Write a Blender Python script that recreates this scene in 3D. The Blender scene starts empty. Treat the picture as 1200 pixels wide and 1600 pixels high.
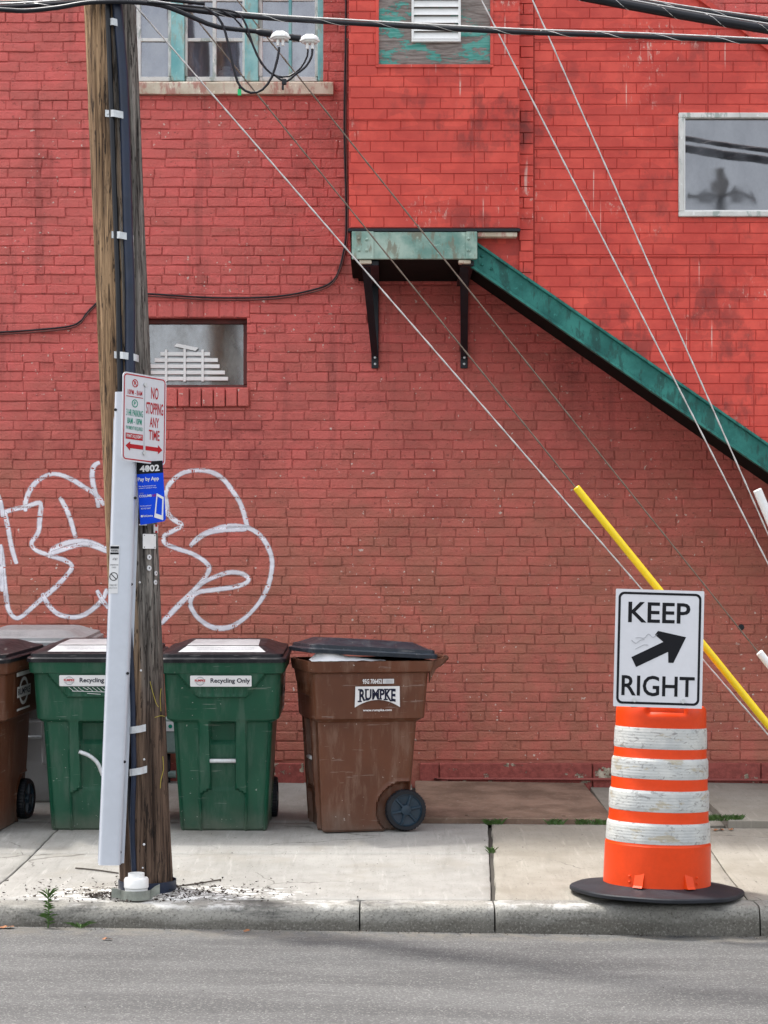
import bpy, math, random
from mathutils import Vector, Matrix, noise as mnoise
from mathutils.bvhtree import BVHTree
R = math.radians
random.seed(7)
sc = bpy.context.scene
col = sc.collection

# ------------------------------------------------------------------ camera, sky, sun, exposure
CAMZ, FPX, HOR = 1.74, 3000.0, 915.0
cam_d = bpy.data.cameras.new('camera')
cam = bpy.data.objects.new('camera', cam_d); col.objects.link(cam)
cam.location = (0, 0, CAMZ); cam.rotation_euler = (R(90), 0, 0)
cam_d.sensor_fit = 'HORIZONTAL'; cam_d.sensor_width = 36; cam_d.lens = FPX / 1200 * 36
cam_d.shift_y = (HOR - 800) / 1200
cam_d.clip_start = 0.1; cam_d.clip_end = 1000
sc.camera = cam

SUN = Vector((-0.356, 0.212, 1)).normalized()          # towards the sun: high, behind the building
world = bpy.data.worlds.new('World'); sc.world = world; world.use_nodes = True
wt = world.node_tree; wt.nodes.clear()
sky = wt.nodes.new('ShaderNodeTexSky'); sky.sky_type = 'NISHITA'; sky.sun_disc = False
sky.sun_elevation = math.asin(SUN.z); sky.sun_rotation = math.atan2(SUN.x, SUN.y)
sky.air_density = 1.0; sky.dust_density = 4.0; sky.ozone_density = 1.0
hs = wt.nodes.new('ShaderNodeHueSaturation'); hs.inputs['Saturation'].default_value = 0.28
bg = wt.nodes.new('ShaderNodeBackground'); bg.inputs['Strength'].default_value = 0.15
wo = wt.nodes.new('ShaderNodeOutputWorld')
wt.links.new(sky.outputs[0], hs.inputs['Color']); wt.links.new(hs.outputs[0], bg.inputs['Color'])
wt.links.new(bg.outputs[0], wo.inputs['Surface'])
sun_d = bpy.data.lights.new('sun', 'SUN'); sun_d.energy = 1.5; sun_d.angle = R(3.0); sun_d.color = (1, 0.965, 0.91)
sun = bpy.data.objects.new('sun', sun_d); col.objects.link(sun)
sun.rotation_euler = SUN.to_track_quat('Z', 'Y').to_euler()
vs = sc.view_settings; vs.view_transform = 'Standard'; vs.look = 'None'; vs.exposure = 1.66; vs.gamma = 1
vs.use_curve_mapping = False
sc.cycles.use_denoising = True
sc.cycles.max_bounces = 6

# ------------------------------------------------------------------ helpers
def P(px, py, D):
    return Vector(((px - 600) * D / FPX, D, CAMZ - (py - HOR) * D / FPX))
def lerp(a, b, t): return a + (b - a) * t
def clamp(v, a=0., b=1.): return max(a, min(b, v))
def ss(a, b, v):
    t = clamp((v - a) / (b - a)); return t * t * (3 - 2 * t)
def C(h):
    h = h.lstrip('#'); o = []
    for i in (0, 2, 4):
        v = int(h[i:i+2], 16) / 255
        o.append(v / 12.92 if v <= .04045 else ((v + .055) / 1.055) ** 2.4)
    return tuple(o)

class NT:
    """small node-tree writer"""
    def __init__(s, name):
        s.m = bpy.data.materials.new(name); s.m.use_nodes = True
        s.t = s.m.node_tree; s.t.nodes.clear()
        s.out = s.t.nodes.new('ShaderNodeOutputMaterial')
        s.b = s.t.nodes.new('ShaderNodeBsdfPrincipled')
        s.t.links.new(s.b.outputs[0], s.out.inputs[0])
    def put(s, sock, v):
        if isinstance(v, bpy.types.NodeSocket): s.t.links.new(v, sock)
        elif isinstance(v, (tuple, list)) and len(v) == 3 and sock.type == 'RGBA': sock.default_value = (*v, 1)
        else: sock.default_value = v
    def n(s, typ, ins, **props):
        nd = s.t.nodes.new(typ)
        for k, v in props.items(): setattr(nd, k, v)
        for k, v in ins.items(): s.put(nd.inputs[k], v)
        return nd
    def pos(s): return s.n('ShaderNodeNewGeometry', {}).outputs['Position']
    def nor(s): return s.n('ShaderNodeNewGeometry', {}).outputs['Normal']
    def obj(s): return s.n('ShaderNodeTexCoord', {}).outputs['Object']
    def rnd(s): return s.n('ShaderNodeObjectInfo', {}).outputs['Random']
    def scale(s, v, sc_): return s.n('ShaderNodeMapping', {'Vector': v, 'Scale': sc_}).outputs[0]
    def shift(s, v, lo): return s.n('ShaderNodeMapping', {'Vector': v, 'Location': lo}).outputs[0]
    def noise(s, v, sc_, det=4, rough=.55, dist=0.):
        return s.n('ShaderNodeTexNoise', {'Vector': v, 'Scale': sc_, 'Detail': det, 'Roughness': rough, 'Distortion': dist}).outputs['Fac']
    def vor(s, v, sc_, feat='F1', out='Distance'):
        return s.n('ShaderNodeTexVoronoi', {'Vector': v, 'Scale': sc_}, feature=feat).outputs[out]
    def xyz(s, v): return s.n('ShaderNodeSeparateXYZ', {0: v}).outputs
    def math(s, op, a, b=0., c=None):
        ins = {0: a, 1: b}
        if c is not None: ins[2] = c
        return s.n('ShaderNodeMath', ins, operation=op).outputs[0]
    def rng(s, v, a, b, lo=0., hi=1.):
        return s.n('ShaderNodeMapRange', {0: v, 1: a, 2: b, 3: lo, 4: hi}, clamp=True, interpolation_type='SMOOTHSTEP').outputs[0]
    def mix(s, f, a, b, mode='MIX'):
        nd = s.t.nodes.new('ShaderNodeMix'); nd.data_type = 'RGBA'; nd.blend_type = mode
        s.put(nd.inputs[0], f); s.put(nd.inputs[6], a); s.put(nd.inputs[7], b)
        return nd.outputs[2]
    def mul(s, a, b): return s.math('MULTIPLY', a, b)
    def add(s, a, b): return s.math('ADD', a, b)
    def bump(s, h, st=.3, dist=.002, nrm=None):
        ins = {'Height': h, 'Strength': st, 'Distance': dist}
        if nrm is not None: ins['Normal'] = nrm
        s.put(s.b.inputs['Normal'], s.n('ShaderNodeBump', ins).outputs[0])
    def set(s, **k):
        names = {'col': 'Base Color', 'rough': 'Roughness', 'metal': 'Metallic', 'spec': 'Specular IOR Level', 'alpha': 'Alpha',
                 'sheen': 'Sheen Weight', 'coat': 'Coat Weight'}
        for a, v in k.items(): s.put(s.b.inputs[names[a]], v)
        return s.m

def plain(name, c, rough=.5, metal=0., var=.18, scale=8., spec=.5, bump=.1, dirt=0., dirtc=(.12, .10, .08)):
    """a painted / plastic / metal surface with uneven tone, grain and optional dirt"""
    w = NT(name); o = w.obj()
    n1 = w.noise(o, scale, 5); n2 = w.noise(o, scale * 9, 3)
    f = w.add(w.mul(n1, .7), w.mul(n2, .3))
    dark = tuple(x * (1 - var) for x in c); light = tuple(min(1, x * (1 + var)) for x in c)
    cc = w.mix(w.rng(f, .3, .7), dark, light)
    if dirt > 0:
        d = w.rng(w.noise(o, scale * .6, 8, .65), .5, .75)
        cc = w.mix(w.mul(d, dirt), cc, dirtc)
    w.set(col=cc, rough=w.rng(f, .2, .8, max(.05, rough - .1), min(1, rough + .1)), metal=metal, spec=spec)
    if bump: w.bump(n2, bump, .001)
    return w.m

class MB:
    def __init__(s): s.v = []; s.f = []; s.a = None
    def quad(s, *p):
        i = len(s.v); s.v += [tuple(q) for q in p]; s.f.append(tuple(range(i, i + len(p)))); return s
    def box(s, lo, hi, bev=0.):
        x0, y0, z0 = lo; x1, y1, z1 = hi
        if bev <= 0:
            i = len(s.v)
            s.v += [(x, y, z) for z in (z0, z1) for y in (y0, y1) for x in (x0, x1)]
            for f in ((0,2,3,1),(4,5,7,6),(0,1,5,4),(2,6,7,3),(0,4,6,2),(1,3,7,5)): s.f.append(tuple(i + k for k in f))
            return s
        b = bev; i = len(s.v); idx = {}
        for ax in range(3):
            for sg in (0, 1):
                for c in ((0,0),(1,0),(1,1),(0,1)):
                    p = [0, 0, 0]; p[ax] = (lo[ax], hi[ax])[sg]
                    o = [k for k in range(3) if k != ax]
                    for k, cc in zip(o, c): p[k] = (lo[k] + b, hi[k] - b)[cc]
                    idx[(ax, sg, c)] = len(s.v); s.v.append(tuple(p))
        for ax in range(3):
            for sg in (0, 1):
                s.f.append(tuple(idx[(ax, sg, c)] for c in ((0,0),(1,0),(1,1),(0,1))))
        def key(ax, bits):
            o = [k for k in range(3) if k != ax]; return idx[(ax, bits[ax], tuple(bits[k] for k in o))]
        for a1, a2 in ((0,1),(0,2),(1,2)):
            a3 = 3 - a1 - a2
            for b1 in (0, 1):
                for b2 in (0, 1):
                    q = []
                    for (ax, b3) in ((a1, 0), (a1, 1), (a2, 1), (a2, 0)):
                        bits = [0,0,0]; bits[a1] = b1; bits[a2] = b2; bits[a3] = b3; q.append(key(ax, bits))
                    s.f.append(tuple(q))
        for bits in [(x,y,z) for x in (0,1) for y in (0,1) for z in (0,1)]:
            s.f.append(tuple(key(ax, bits) for ax in range(3)))
        return s
    def tube(s, path, r, n=10, cap=True, closed=False):
        path = [Vector(p) for p in path]; m = len(path); i0 = len(s.v)
        rr = r if isinstance(r, (list, tuple)) else [r] * m
        up = None
        for k, p in enumerate(path):
            a = path[max(0, k - 1)]; b = path[min(m - 1, k + 1)]
            if closed: a = path[(k - 1) % m]; b = path[(k + 1) % m]
            d = (b - a).normalized()
            if up is None:
                up = Vector((0, 0, 1)) if abs(d.z) < .9 else Vector((1, 0, 0))
            u = (up - d * up.dot(d)).normalized(); w = d.cross(u); up = u
            for j in range(n):
                t = 2 * math.pi * j / n
                s.v.append(tuple(p + (u * math.cos(t) + w * math.sin(t)) * rr[k]))
        for k in range(m if closed else m - 1):
            k2 = (k + 1) % m
            for j in range(n):
                j2 = (j + 1) % n
                s.f.append((i0 + k*n + j, i0 + k*n + j2, i0 + k2*n + j2, i0 + k2*n + j))
        if cap and not closed:
            s.f.append(tuple(i0 + j for j in range(n))[::-1]); s.f.append(tuple(i0 + (m-1)*n + j for j in range(n)))
        return s
    def lathe(s, prof, n=48, c=(0,0,0), fn=None, axis='z', cap=True):
        i0 = len(s.v); m = len(prof)
        for k, (r, z) in enumerate(prof):
            for j in range(n):
                t = 2 * math.pi * j / n; q = r
                if fn: q = r + fn(t, z)
                x, y = q * math.cos(t), q * math.sin(t)
                p = (x, y, z) if axis == 'z' else ((z, x, y) if axis == 'x' else (x, z, y))
                s.v.append((p[0] + c[0], p[1] + c[1], p[2] + c[2]))
        for k in range(m - 1):
            for j in range(n):
                j2 = (j + 1) % n
                s.f.append((i0 + k*n + j, i0 + k*n + j2, i0 + (k+1)*n + j2, i0 + (k+1)*n + j))
        if cap:
            s.f.append(tuple(i0 + j for j in range(n))[::-1]); s.f.append(tuple(i0 + (m-1)*n + j for j in range(n)))
        return s
    def loft(s, rings, cap0=True, cap1=True):
        i0 = len(s.v); n = len(rings[0])
        for r in rings: s.v += [tuple(p) for p in r]
        for k in range(len(rings) - 1):
            for j in range(n):
                j2 = (j + 1) % n
                s.f.append((i0 + k*n + j, i0 + k*n + j2, i0 + (k+1)*n + j2, i0 + (k+1)*n + j))
        if cap0: s.f.append(tuple(i0 + j for j in range(n))[::-1])
        if cap1: s.f.append(tuple(i0 + (len(rings)-1)*n + j for j in range(n)))
        return s
    def extrude(s, poly, vec):
        """closed polygon (3D points) pushed along vec"""
        vec = Vector(vec); poly = [Vector(p) for p in poly]
        return s.loft([poly, [p + vec for p in poly]])
    def grid(s, fn, nu, nv):
        i0 = len(s.v)
        for j in range(nv + 1):
            for i in range(nu + 1): s.v.append(tuple(fn(i / nu, j / nv)))
        for j in range(nv):
            for i in range(nu):
                a = i0 + j*(nu+1) + i; s.f.append((a, a+1, a+nu+2, a+nu+1))
        return s
    def mesh(s, name, off=Vector((0,0,0)), smooth=False):
        me = bpy.data.meshes.new(name)
        me.from_pydata([(x-off.x, y-off.y, z-off.z) for x, y, z in s.v], [], s.f); me.validate(); me.update()
        if smooth:
            me.polygons.foreach_set('use_smooth', [True] * len(me.polygons))
            if smooth is not True: me.set_sharp_from_angle(angle=R(smooth))
        return me
    def build(s, name, mat, parent=None, smooth=False):
        off = Vector((0,0,0)); q = parent
        while q is not None: off += q.location; q = q.parent
        me = s.mesh(name, off, smooth)
        return link(name, me, mat, parent)
def link(name, me, mat, parent=None):
    if mat is not None:
        me.materials.clear(); me.materials.append(mat)
    o = bpy.data.objects.new(name, me); col.objects.link(o)
    if parent: o.parent = parent
    return o
def tag(o, label=None, cat=None, group=None, kind=None):
    if label: o['label'] = label
    if cat: o['category'] = cat
    if group: o['group'] = group
    if kind: o['kind'] = kind
    return o
def empty(name, loc, label=None, cat=None, group=None, kind=None):
    o = bpy.data.objects.new(name, None); col.objects.link(o); o.location = loc; o.empty_display_size = .1
    return tag(o, label, cat, group, kind)

_tc = {}
def text_geo(st, bold=0.):
    k = (st, bold)
    if k not in _tc:
        cu = bpy.data.curves.new('lettering', 'FONT'); cu.body = st; cu.size = 1; cu.offset = bold; cu.resolution_u = 3
        ob = bpy.data.objects.new('lettering', cu); col.objects.link(ob)
        dg = bpy.context.evaluated_depsgraph_get(); dg.update()
        me = ob.evaluated_get(dg).to_mesh()
        v = [(p.co.x, p.co.y) for p in me.vertices]; f = [tuple(q.vertices) for q in me.polygons]
        ob.evaluated_get(dg).to_mesh_clear()
        bpy.data.objects.remove(ob); bpy.data.curves.remove(cu)
        _tc[k] = (v, f)
    return _tc[k]

class Face:
    """a flat surface in space: origin, right, up; everything drawn on it sits off metres in front"""
    def __init__(s, o, r, u):
        s.o = Vector(o); s.r = Vector(r).normalized(); s.u = Vector(u).normalized(); s.n = s.r.cross(s.u)
    def p(s, x, y, off=0.): return s.o + s.r * x + s.u * y + s.n * off
    def poly(s, mb, pts, off): mb.quad(*[s.p(x, y, off) for x, y in pts]); return mb
    def rect(s, mb, x0, y0, x1, y1, off): return s.poly(mb, [(x0,y0),(x1,y0),(x1,y1),(x0,y1)], off)
    def ring(s, mb, outer, inner, off):
        n = len(outer)
        for i in range(n):
            j = (i + 1) % n
            mb.quad(s.p(*outer[i], off), s.p(*outer[j], off), s.p(*inner[j], off), s.p(*inner[i], off))
    def text(s, mb, st, cx, cy, w=None, h=None, off=.0015, bold=0., warp=None):
        v, f = text_geo(st, bold)
        x0 = min(p[0] for p in v); x1 = max(p[0] for p in v); y0 = min(p[1] for p in v); y1 = max(p[1] for p in v)
        sy = h / (y1 - y0) if h else None; sx = w / (x1 - x0) if w else sy
        if sy is None: sy = sx
        i0 = len(mb.v)
        for x, y in v:
            X = cx + (x - (x0 + x1) / 2) * sx; Y = cy + (y - (y0 + y1) / 2) * sy
            if warp: X, Y = warp(X, Y)
            mb.v.append(tuple(s.p(X, Y, off)))
        for q in f: mb.f.append(tuple(i0 + k for k in q))
    def slab(s, mb, pts, t0, t1):
        mb.loft([[s.p(x, y, t0) for x, y in pts], [s.p(x, y, t1) for x, y in pts]])
        return mb
def rrect(x0, y0, x1, y1, r, n=5):
    pts = []
    for cx, cy, a in ((x1-r, y1-r, 0), (x0+r, y1-r, 90), (x0+r, y0+r, 180), (x1-r, y0+r, 270)):
        for k in range(n + 1):
            t = R(a + 90 * k / n); pts.append((cx + r*math.cos(t), cy + r*math.sin(t)))
    return pts
def circ(cx, cy, r, n=20): return [(cx + r*math.cos(2*math.pi*k/n), cy + r*math.sin(2*math.pi*k/n)) for k in range(n)]
def smooth_path(pts, step=.02):
    pts = [Vector(p) for p in pts]
    if len(pts) < 3:
        a, b = pts; n = max(2, int((b-a).length/step)); return [a.lerp(b, k/n) for k in range(n+1)]
    out = []
    for i in range(len(pts) - 1):
        p0 = pts[max(0, i-1)]; p1 = pts[i]; p2 = pts[i+1]; p3 = pts[min(len(pts)-1, i+2)]
        n = max(2, int((p2 - p1).length / step))
        for k in range(n):
            t = k / n
            out.append(.5*((2*p1) + (p2-p0)*t + (2*p0-5*p1+4*p2-p3)*t*t + (3*p1-p0-3*p2+p3)*t**3))
    out.append(pts[-1]); return out

# ------------------------------------------------------------------ materials
def mat_brick(name, up, low, stain=1., chips=1.):
    w = NT(name); p = w.pos(); z = w.xyz(p)[2]
    big = w.noise(p, .9, 6, .6); mid = w.noise(p, 5, 6, .6); fine = w.noise(p, 45, 4, .6)
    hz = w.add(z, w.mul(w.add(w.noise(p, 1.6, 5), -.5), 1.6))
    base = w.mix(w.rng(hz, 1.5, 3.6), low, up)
    sx = w.scale(p, (4.7, 1., 14.8))                        # patches about one brick in size
    cell = w.n('ShaderNodeTexVoronoi', {'Vector': sx, 'Scale': 1.0}).outputs['Color']
    cellf = w.xyz(cell)[0]
    base = w.mix(w.rng(cellf, 0, 1, 0, .22), base, tuple(x * .62 for x in low))
    tone = w.n('ShaderNodeAttribute', {}, attribute_name='tone').outputs['Fac']
    base = w.mix(w.mul(tone, .38), base, tuple(x * .58 for x in low))
    base = w.mix(w.rng(mid, .35, .75, 0, .35), base, tuple(min(1, x * 1.25 + .015) for x in up))
    st = w.mul(w.rng(big, .51, .64), w.rng(mid, .40, .58))
    base = w.mix(w.mul(w.mul(st, w.rng(z, 2., 3.4, .45, 1)), .6 * stain), base, (.15, .036, .032))
    streak = w.noise(w.scale(p, (9, 1, .7)), 1.0, 6, .6)
    base = w.mix(w.mul(w.rng(streak, .54, .68, 0, .3 * stain), w.rng(z, 2., 3.4, .25, 1)), base, (.13, .035, .03))
    pit = w.rng(w.noise(w.scale(p, (.7, 1, 1.3)), 34, 4, .7), .61, .68)
    base = w.mix(w.mul(pit, .5), base, (.10, .024, .022))
    cz = w.mul(w.rng(w.noise(w.shift(p, (7, 1, 4)), 34, 3, .5), .685, .70), w.rng(w.noise(w.shift(p, (3, 0, 1)), 2.2, 3), .47, .56))
    base = w.mix(w.mul(cz, .85 * chips), base, (.62, .53, .46))
    w.set(col=base, rough=w.rng(mid, .3, .7, .5, .75), spec=.35)
    w.bump(w.add(w.mul(w.noise(p, 60, 6, .7), .8), w.mul(w.noise(p, 16, 4, .6), 1.)), .85, .011)
    return w.m
M = {}
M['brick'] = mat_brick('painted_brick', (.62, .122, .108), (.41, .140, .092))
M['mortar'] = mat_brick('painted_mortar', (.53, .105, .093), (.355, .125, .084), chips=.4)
def mat_peeling_stone():
    w = NT('peeling_painted_stone'); p = w.pos(); n = w.noise(p, 6, 7, .68); m = w.noise(p, 22, 6, .7)
    red = w.mix(w.rng(m, .35, .65), (.22, .055, .046), (.33, .085, .07))
    bare = w.mix(w.rng(m, .38, .62), (.20, .17, .12), (.52, .46, .36))
    f = w.rng(w.add(n, w.mul(w.noise(p, 1.3, 3), .35)), .735, .76)
    w.set(col=w.mix(f, red, bare), rough=.8, spec=.25); w.bump(w.add(w.mul(f, -1.), m), .8, .008); return w.m
M['stone_peel'] = mat_peeling_stone()
M['stone'] = mat_brick('painted_stone', (.30, .07, .06), (.27, .068, .056), stain=1.2, chips=1.2)

def mat_siding():
    w = NT('embossed_siding'); p = w.pos()
    big = w.noise(p, 1.1, 6, .62); mid = w.noise(p, 4.5, 7, .65); fine = w.noise(p, 60, 3, .6)
    base = w.mix(w.rng(mid, .3, .72), (.55, .060, .044), (.73, .100, .070))
    cell = w.xyz(w.n('ShaderNodeTexVoronoi', {'Vector': w.scale(p, (4.6, 1, 14.2)), 'Scale': 1.0}).outputs['Color'])[1]
    base = w.mix(w.rng(cell, 0, 1, 0, .45), base, (.40, .045, .036))
    streak = w.noise(w.scale(p, (4.5, 1, 2.4)), 1.0, 7, .68)
    d = w.add(w.mul(w.rng(streak, .49, .60), w.rng(big, .46, .58)), w.mul(w.rng(w.noise(p, 2.6, 7, .7), .54, .66), .55))
    base = w.mix(w.mul(d, .58), base, (.16, .032, .028))
    sc1 = w.mul(w.rng(w.noise(w.scale(p, (1.6, 1, .7)), 24, 6, .75), .56, .63), w.rng(w.noise(w.shift(p, (.9, 0, 2.)), 1.7, 4), .53, .64))
    base = w.mix(w.mul(sc1, .7), base, (.62, .45, .38))
    drip = w.mul(w.rng(w.noise(w.scale(p, (26, 1, .55)), 1.5, 3, .5), .665, .69), w.rng(w.noise(w.scale(p, (2, 1, 1.2)), 2.3, 3), .53, .60))
    base = w.mix(w.mul(drip, .55), base, (.72, .60, .52))
    w.set(col=base, rough=.62, spec=.35)
    w.bump(w.noise(w.scale(p, (1, 1, .35)), 90, 5, .6), .4, .003)
    return w.m
M['siding'] = mat_siding()
M['siding_back'] = plain('siding_groove', (.42, .052, .040), .8)
def mat_concrete(name, a, b, dark=.6, powder=False, tilt=0.):
    w = NT(name); p = w.pos(); x, y, z = w.xyz(p)
    big = w.noise(p, 1.1, 6, .6); mid = w.noise(p, 7, 6, .6)
    base = w.mix(w.rng(w.add(w.mul(big, .6), w.mul(mid, .4)), .35, .65), a, b)
    brush = w.noise(w.n('ShaderNodeMapping', {'Vector': p, 'Rotation': (0, 0, .5), 'Scale': (22, 2.2, 1)}).outputs[0], 1.6, 5, .6)
    base = w.mix(w.rng(brush, .5, .75, 0, .3), base, tuple(q * .62 for q in a))
    light = w.noise(w.n('ShaderNodeMapping', {'Vector': p, 'Rotation': (0, 0, .62), 'Scale': (15, 1.3, 1)}).outputs[0], 2.1, 4, .6)
    base = w.mix(w.rng(light, .56, .74, 0, .5), base, tuple(min(1, q * 1.28) for q in b))
    spk = w.rng(w.noise(p, 75, 2, .5), .665, .70)
    base = w.mix(w.mul(spk, .65), base, (.09, .08, .065))
    st = w.rng(w.noise(w.shift(p, (5, 2, 0)), 2.3, 7, .68), .50, .66)
    base = w.mix(w.mul(st, dark * .55), base, (.20, .18, .145))
    wp = w.n('ShaderNodeVectorMath', {0: p, 1: w.n('ShaderNodeVectorMath', {0: w.n('ShaderNodeTexNoise', {'Vector': p, 'Scale': 4., 'Detail': 5.}).outputs['Color'], 1: (.28, .28, 0)}, operation='MULTIPLY').outputs[0]}, operation='ADD').outputs[0]
    ck = w.mul(w.rng(w.vor(wp, .75, 'DISTANCE_TO_EDGE'), .0045, .0015), w.rng(w.noise(w.shift(p, (1, 4, 0)), .9, 3), .53, .58))
    base = w.mix(w.mul(ck, .6), base, (.06, .055, .045))
    gum = w.mul(w.rng(w.vor(w.scale(p, (1, 1, 0)), 5.5), .075, .05), w.rng(w.noise(w.shift(p, (9, 2, 0)), 1.7, 2), .54, .58))
    base = w.mix(w.mul(gum, .55), base, (.09, .085, .075))
    if powder:        # spilled white marking paint round the pole foot and along the kerb joint
        dx = w.mul(w.add(x, 1.12), .72); dy = w.mul(w.add(y, -9.93), 2.0)
        d = w.math('SQRT', w.add(w.mul(dx, dx), w.mul(dy, dy)))
        d = w.add(d, w.mul(w.add(w.noise(p, 5, 6, .65), -.5), .55))
        m = w.mul(w.rng(d, .60, .30), w.rng(w.noise(w.scale(p, (1, 1.8, 1)), 13, 8, .75), .48, .58))
        base = w.mix(w.mul(m, .9), base, (.85, .85, .83))
        e = w.mul(w.rng(y, 9.83, 9.755), w.rng(w.noise(w.scale(p, (1, 3, 1)), 3.2, 8, .75), .48, .60))
        base = w.mix(w.mul(e, .4), base, (.70, .69, .66))
    w.set(col=base, rough=.85, spec=.25)
    w.bump(w.add(w.noise(p, 160, 4, .6), w.mul(brush, .7)), .4, .003)
    return w.m
M['walk'] = mat_concrete('sidewalk_concrete', (.225, .220, .203), (.30, .293, .272), powder=True)
M['walk_tan'] = mat_concrete('old_tan_concrete', (.215, .198, .165), (.28, .262, .225), dark=.9)
def mat_kerb():
    w = NT('kerb_stone'); p = w.pos(); x, y, z = w.xyz(p)
    n1 = w.noise(p, 2.2, 6, .6); n2 = w.noise(p, 85, 4, .65)
    base = w.mix(w.rng(n1, .35, .65), (.18, .175, .157), (.28, .272, .245))
    low = w.rng(w.add(z, w.mul(w.add(w.noise(w.scale(p, (1, 1, 2.2)), 4, 6), -.5), .12)), .085, .03)   # road grime splashed on the foot of the face
    base = w.mix(w.mul(low, .65), base, (.062, .055, .043))
    base = w.mix(w.rng(n2, .55, .64, 0, .55), base, (.05, .047, .04))
    base = w.mix(w.rng(n2, .45, .36, 0, .4), base, (.34, .33, .30))
    rub = w.mul(w.rng(w.noise(w.scale(p, (1.2, 1, 6)), 2.2, 6, .6), .54, .66), w.rng(z, .035, .07))
    base = w.mix(w.mul(rub, .6), base, (.04, .04, .04))
    chalk = w.mul(w.rng(z, .095, .125), w.rng(w.noise(w.scale(p, (1, 1, 1)), 4.5, 7, .7), .48, .62))
    base = w.mix(w.mul(chalk, w.rng(w.noise(p, .7, 2), .45, .6, .1, .7)), base, (.62, .62, .60))
    w.set(col=base, rough=.9, spec=.2)
    w.bump(w.add(n2, w.noise(p, 45, 4)), .8, .006)
    return w.m
M['kerb'] = mat_kerb()
def mat_asphalt():
    w = NT('asphalt'); p = w.pos(); x, y, z = w.xyz(p)
    n0 = w.noise(w.scale(p, (.35, 1.5, 1)), 2.0, 6, .6); n1 = w.noise(p, 190, 2, .6); v = w.xyz(w.n('ShaderNodeTexVoronoi', {'Vector': p, 'Scale': 150.}).outputs['Color'])[0]
    base = w.mix(w.rng(n0, .35, .65), (.070, .070, .069), (.104, .104, .102))
    base = w.mix(w.rng(v, .78, .98, 0, .52), base, (.25, .245, .235))
    base = w.mix(w.rng(v, .22, .02, 0, .45), base, (.045, .045, .045))
    grit = w.mul(w.rng(w.add(y, w.mul(w.add(w.noise(p, 4, 5), -.5), .35)), 9.35, 9.62), w.rng(w.noise(p, 9, 6, .7), .38, .62))
    base = w.mix(w.mul(grit, .6), base, (.16, .145, .12))
    oil = w.rng(w.noise(w.scale(p, (.8, 2.6, 1)), 1.3, 7, .66), .55, .66)
    base = w.mix(w.mul(oil, .35), base, (.055, .055, .055))
    w.set(col=base, rough=.88, spec=.3)
    w.bump(w.add(n1, v), .55, .006)
    return w.m
M['asphalt'] = mat_asphalt()
M['dirt'] = plain('joint_dirt', (.05, .045, .038), .95, scale=20)
M['ground'] = plain('ground_fill', (.12, .115, .105), .95)
def mat_pole():
    w = NT('weathered_pole_wood'); o = w.pos(); nx = w.xyz(w.nor())[0]; z = w.xyz(o)[2]
    g = w.scale(o, (30, 30, 1.1)); g1 = w.noise(g, 1.0, 6, .65, .6); g2 = w.noise(w.scale(o, (95, 95, 3.2)), 1.0, 4, .6)
    warm = w.mix(w.rng(g1, .3, .68), (.075, .040, .020), (.44, .285, .16))
    grey = w.mix(w.rng(g1, .3, .68), (.06, .054, .048), (.33, .30, .265))
    side = w.rng(w.add(nx, w.mul(w.add(w.noise(w.scale(o, (12, 12, .8)), 1, 4), -.5), .9)), -.15, .35)
    c = w.mix(side, warm, grey)
    low = w.mix(w.rng(g1, .3, .7), (.028, .016, .011), (.17, .112, .078))
    c = w.mix(w.rng(w.add(z, w.mul(w.add(w.noise(o, 2.5, 4), -.5), 1.1)), 1.75, .75), c, low)
    c = w.mix(w.rng(g2, .54, .64, 0, .75), c, (.014, .009, .007))
    g3 = w.noise(w.scale(o, (52, 52, 6)), 1.0, 5, .7); c = w.mix(w.rng(g3, .56, .62, 0, .85), c, (.01, .007, .006))
    hol = w.rng(w.vor(w.scale(o, (1, 1, .35)), 26), .16, .09)
    c = w.mix(w.mul(hol, .75), c, (.015, .01, .008))
    w.set(col=c, rough=.85, spec=.25)
    w.bump(w.add(w.mul(g1, 1.), w.mul(g2, .9)), 1., .02)
    return w.m
M['pole'] = mat_pole()
M['creosote'] = plain('creosoted_timber', (.035, .030, .026), .8, var=.3)
M['cable'] = plain('black_cable_jacket', (.006, .007, .011), .36, var=.25, scale=14, spec=.35)
M['cable_blue'] = plain('dark_blue_cable_jacket', (.012, .020, .042), .38, var=.25, scale=10, dirt=.25, dirtc=(.06,.06,.065), spec=.35)
M['steel'] = plain('galvanised_steel', (.55, .56, .56), .42, metal=.75, var=.15, scale=20)
M['strap'] = plain('dull_zinc', (.55, .57, .58), .5, metal=.3, var=.15, scale=30)
M['bracket'] = plain('weathered_bracket', (.22, .235, .205), .6, metal=.2, var=.25, scale=25)
M['wire_bright'] = plain('bright_guy_strand', (.58, .57, .55), .4, metal=.5, scale=40)
M['wire_rust'] = plain('browned_guy_strand', (.17, .13, .10), .6, metal=.3, scale=40)
M['guard'] = plain('grey_pvc_guard', (.50, .53, .58), .35, var=.05, scale=3, dirt=.12, dirtc=(.3,.3,.3))
M['white_plastic'] = plain('white_plastic', (.78, .78, .76), .4, var=.06, dirt=.2, dirtc=(.4,.38,.35))
M['yellow'] = plain('yellow_plastic', (.85, .62, .01), .38, var=.06, scale=5)
M['orange'] = plain('orange_plastic', (.68, .050, .003), .42, var=.08, scale=5, dirt=.2, dirtc=(.36,.035,.008), spec=.3)
M['rubber'] = plain('black_rubber', (.014, .016, .021), .6, var=.3, scale=6, dirt=.4, dirtc=(.055,.055,.057), spec=.3)
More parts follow.
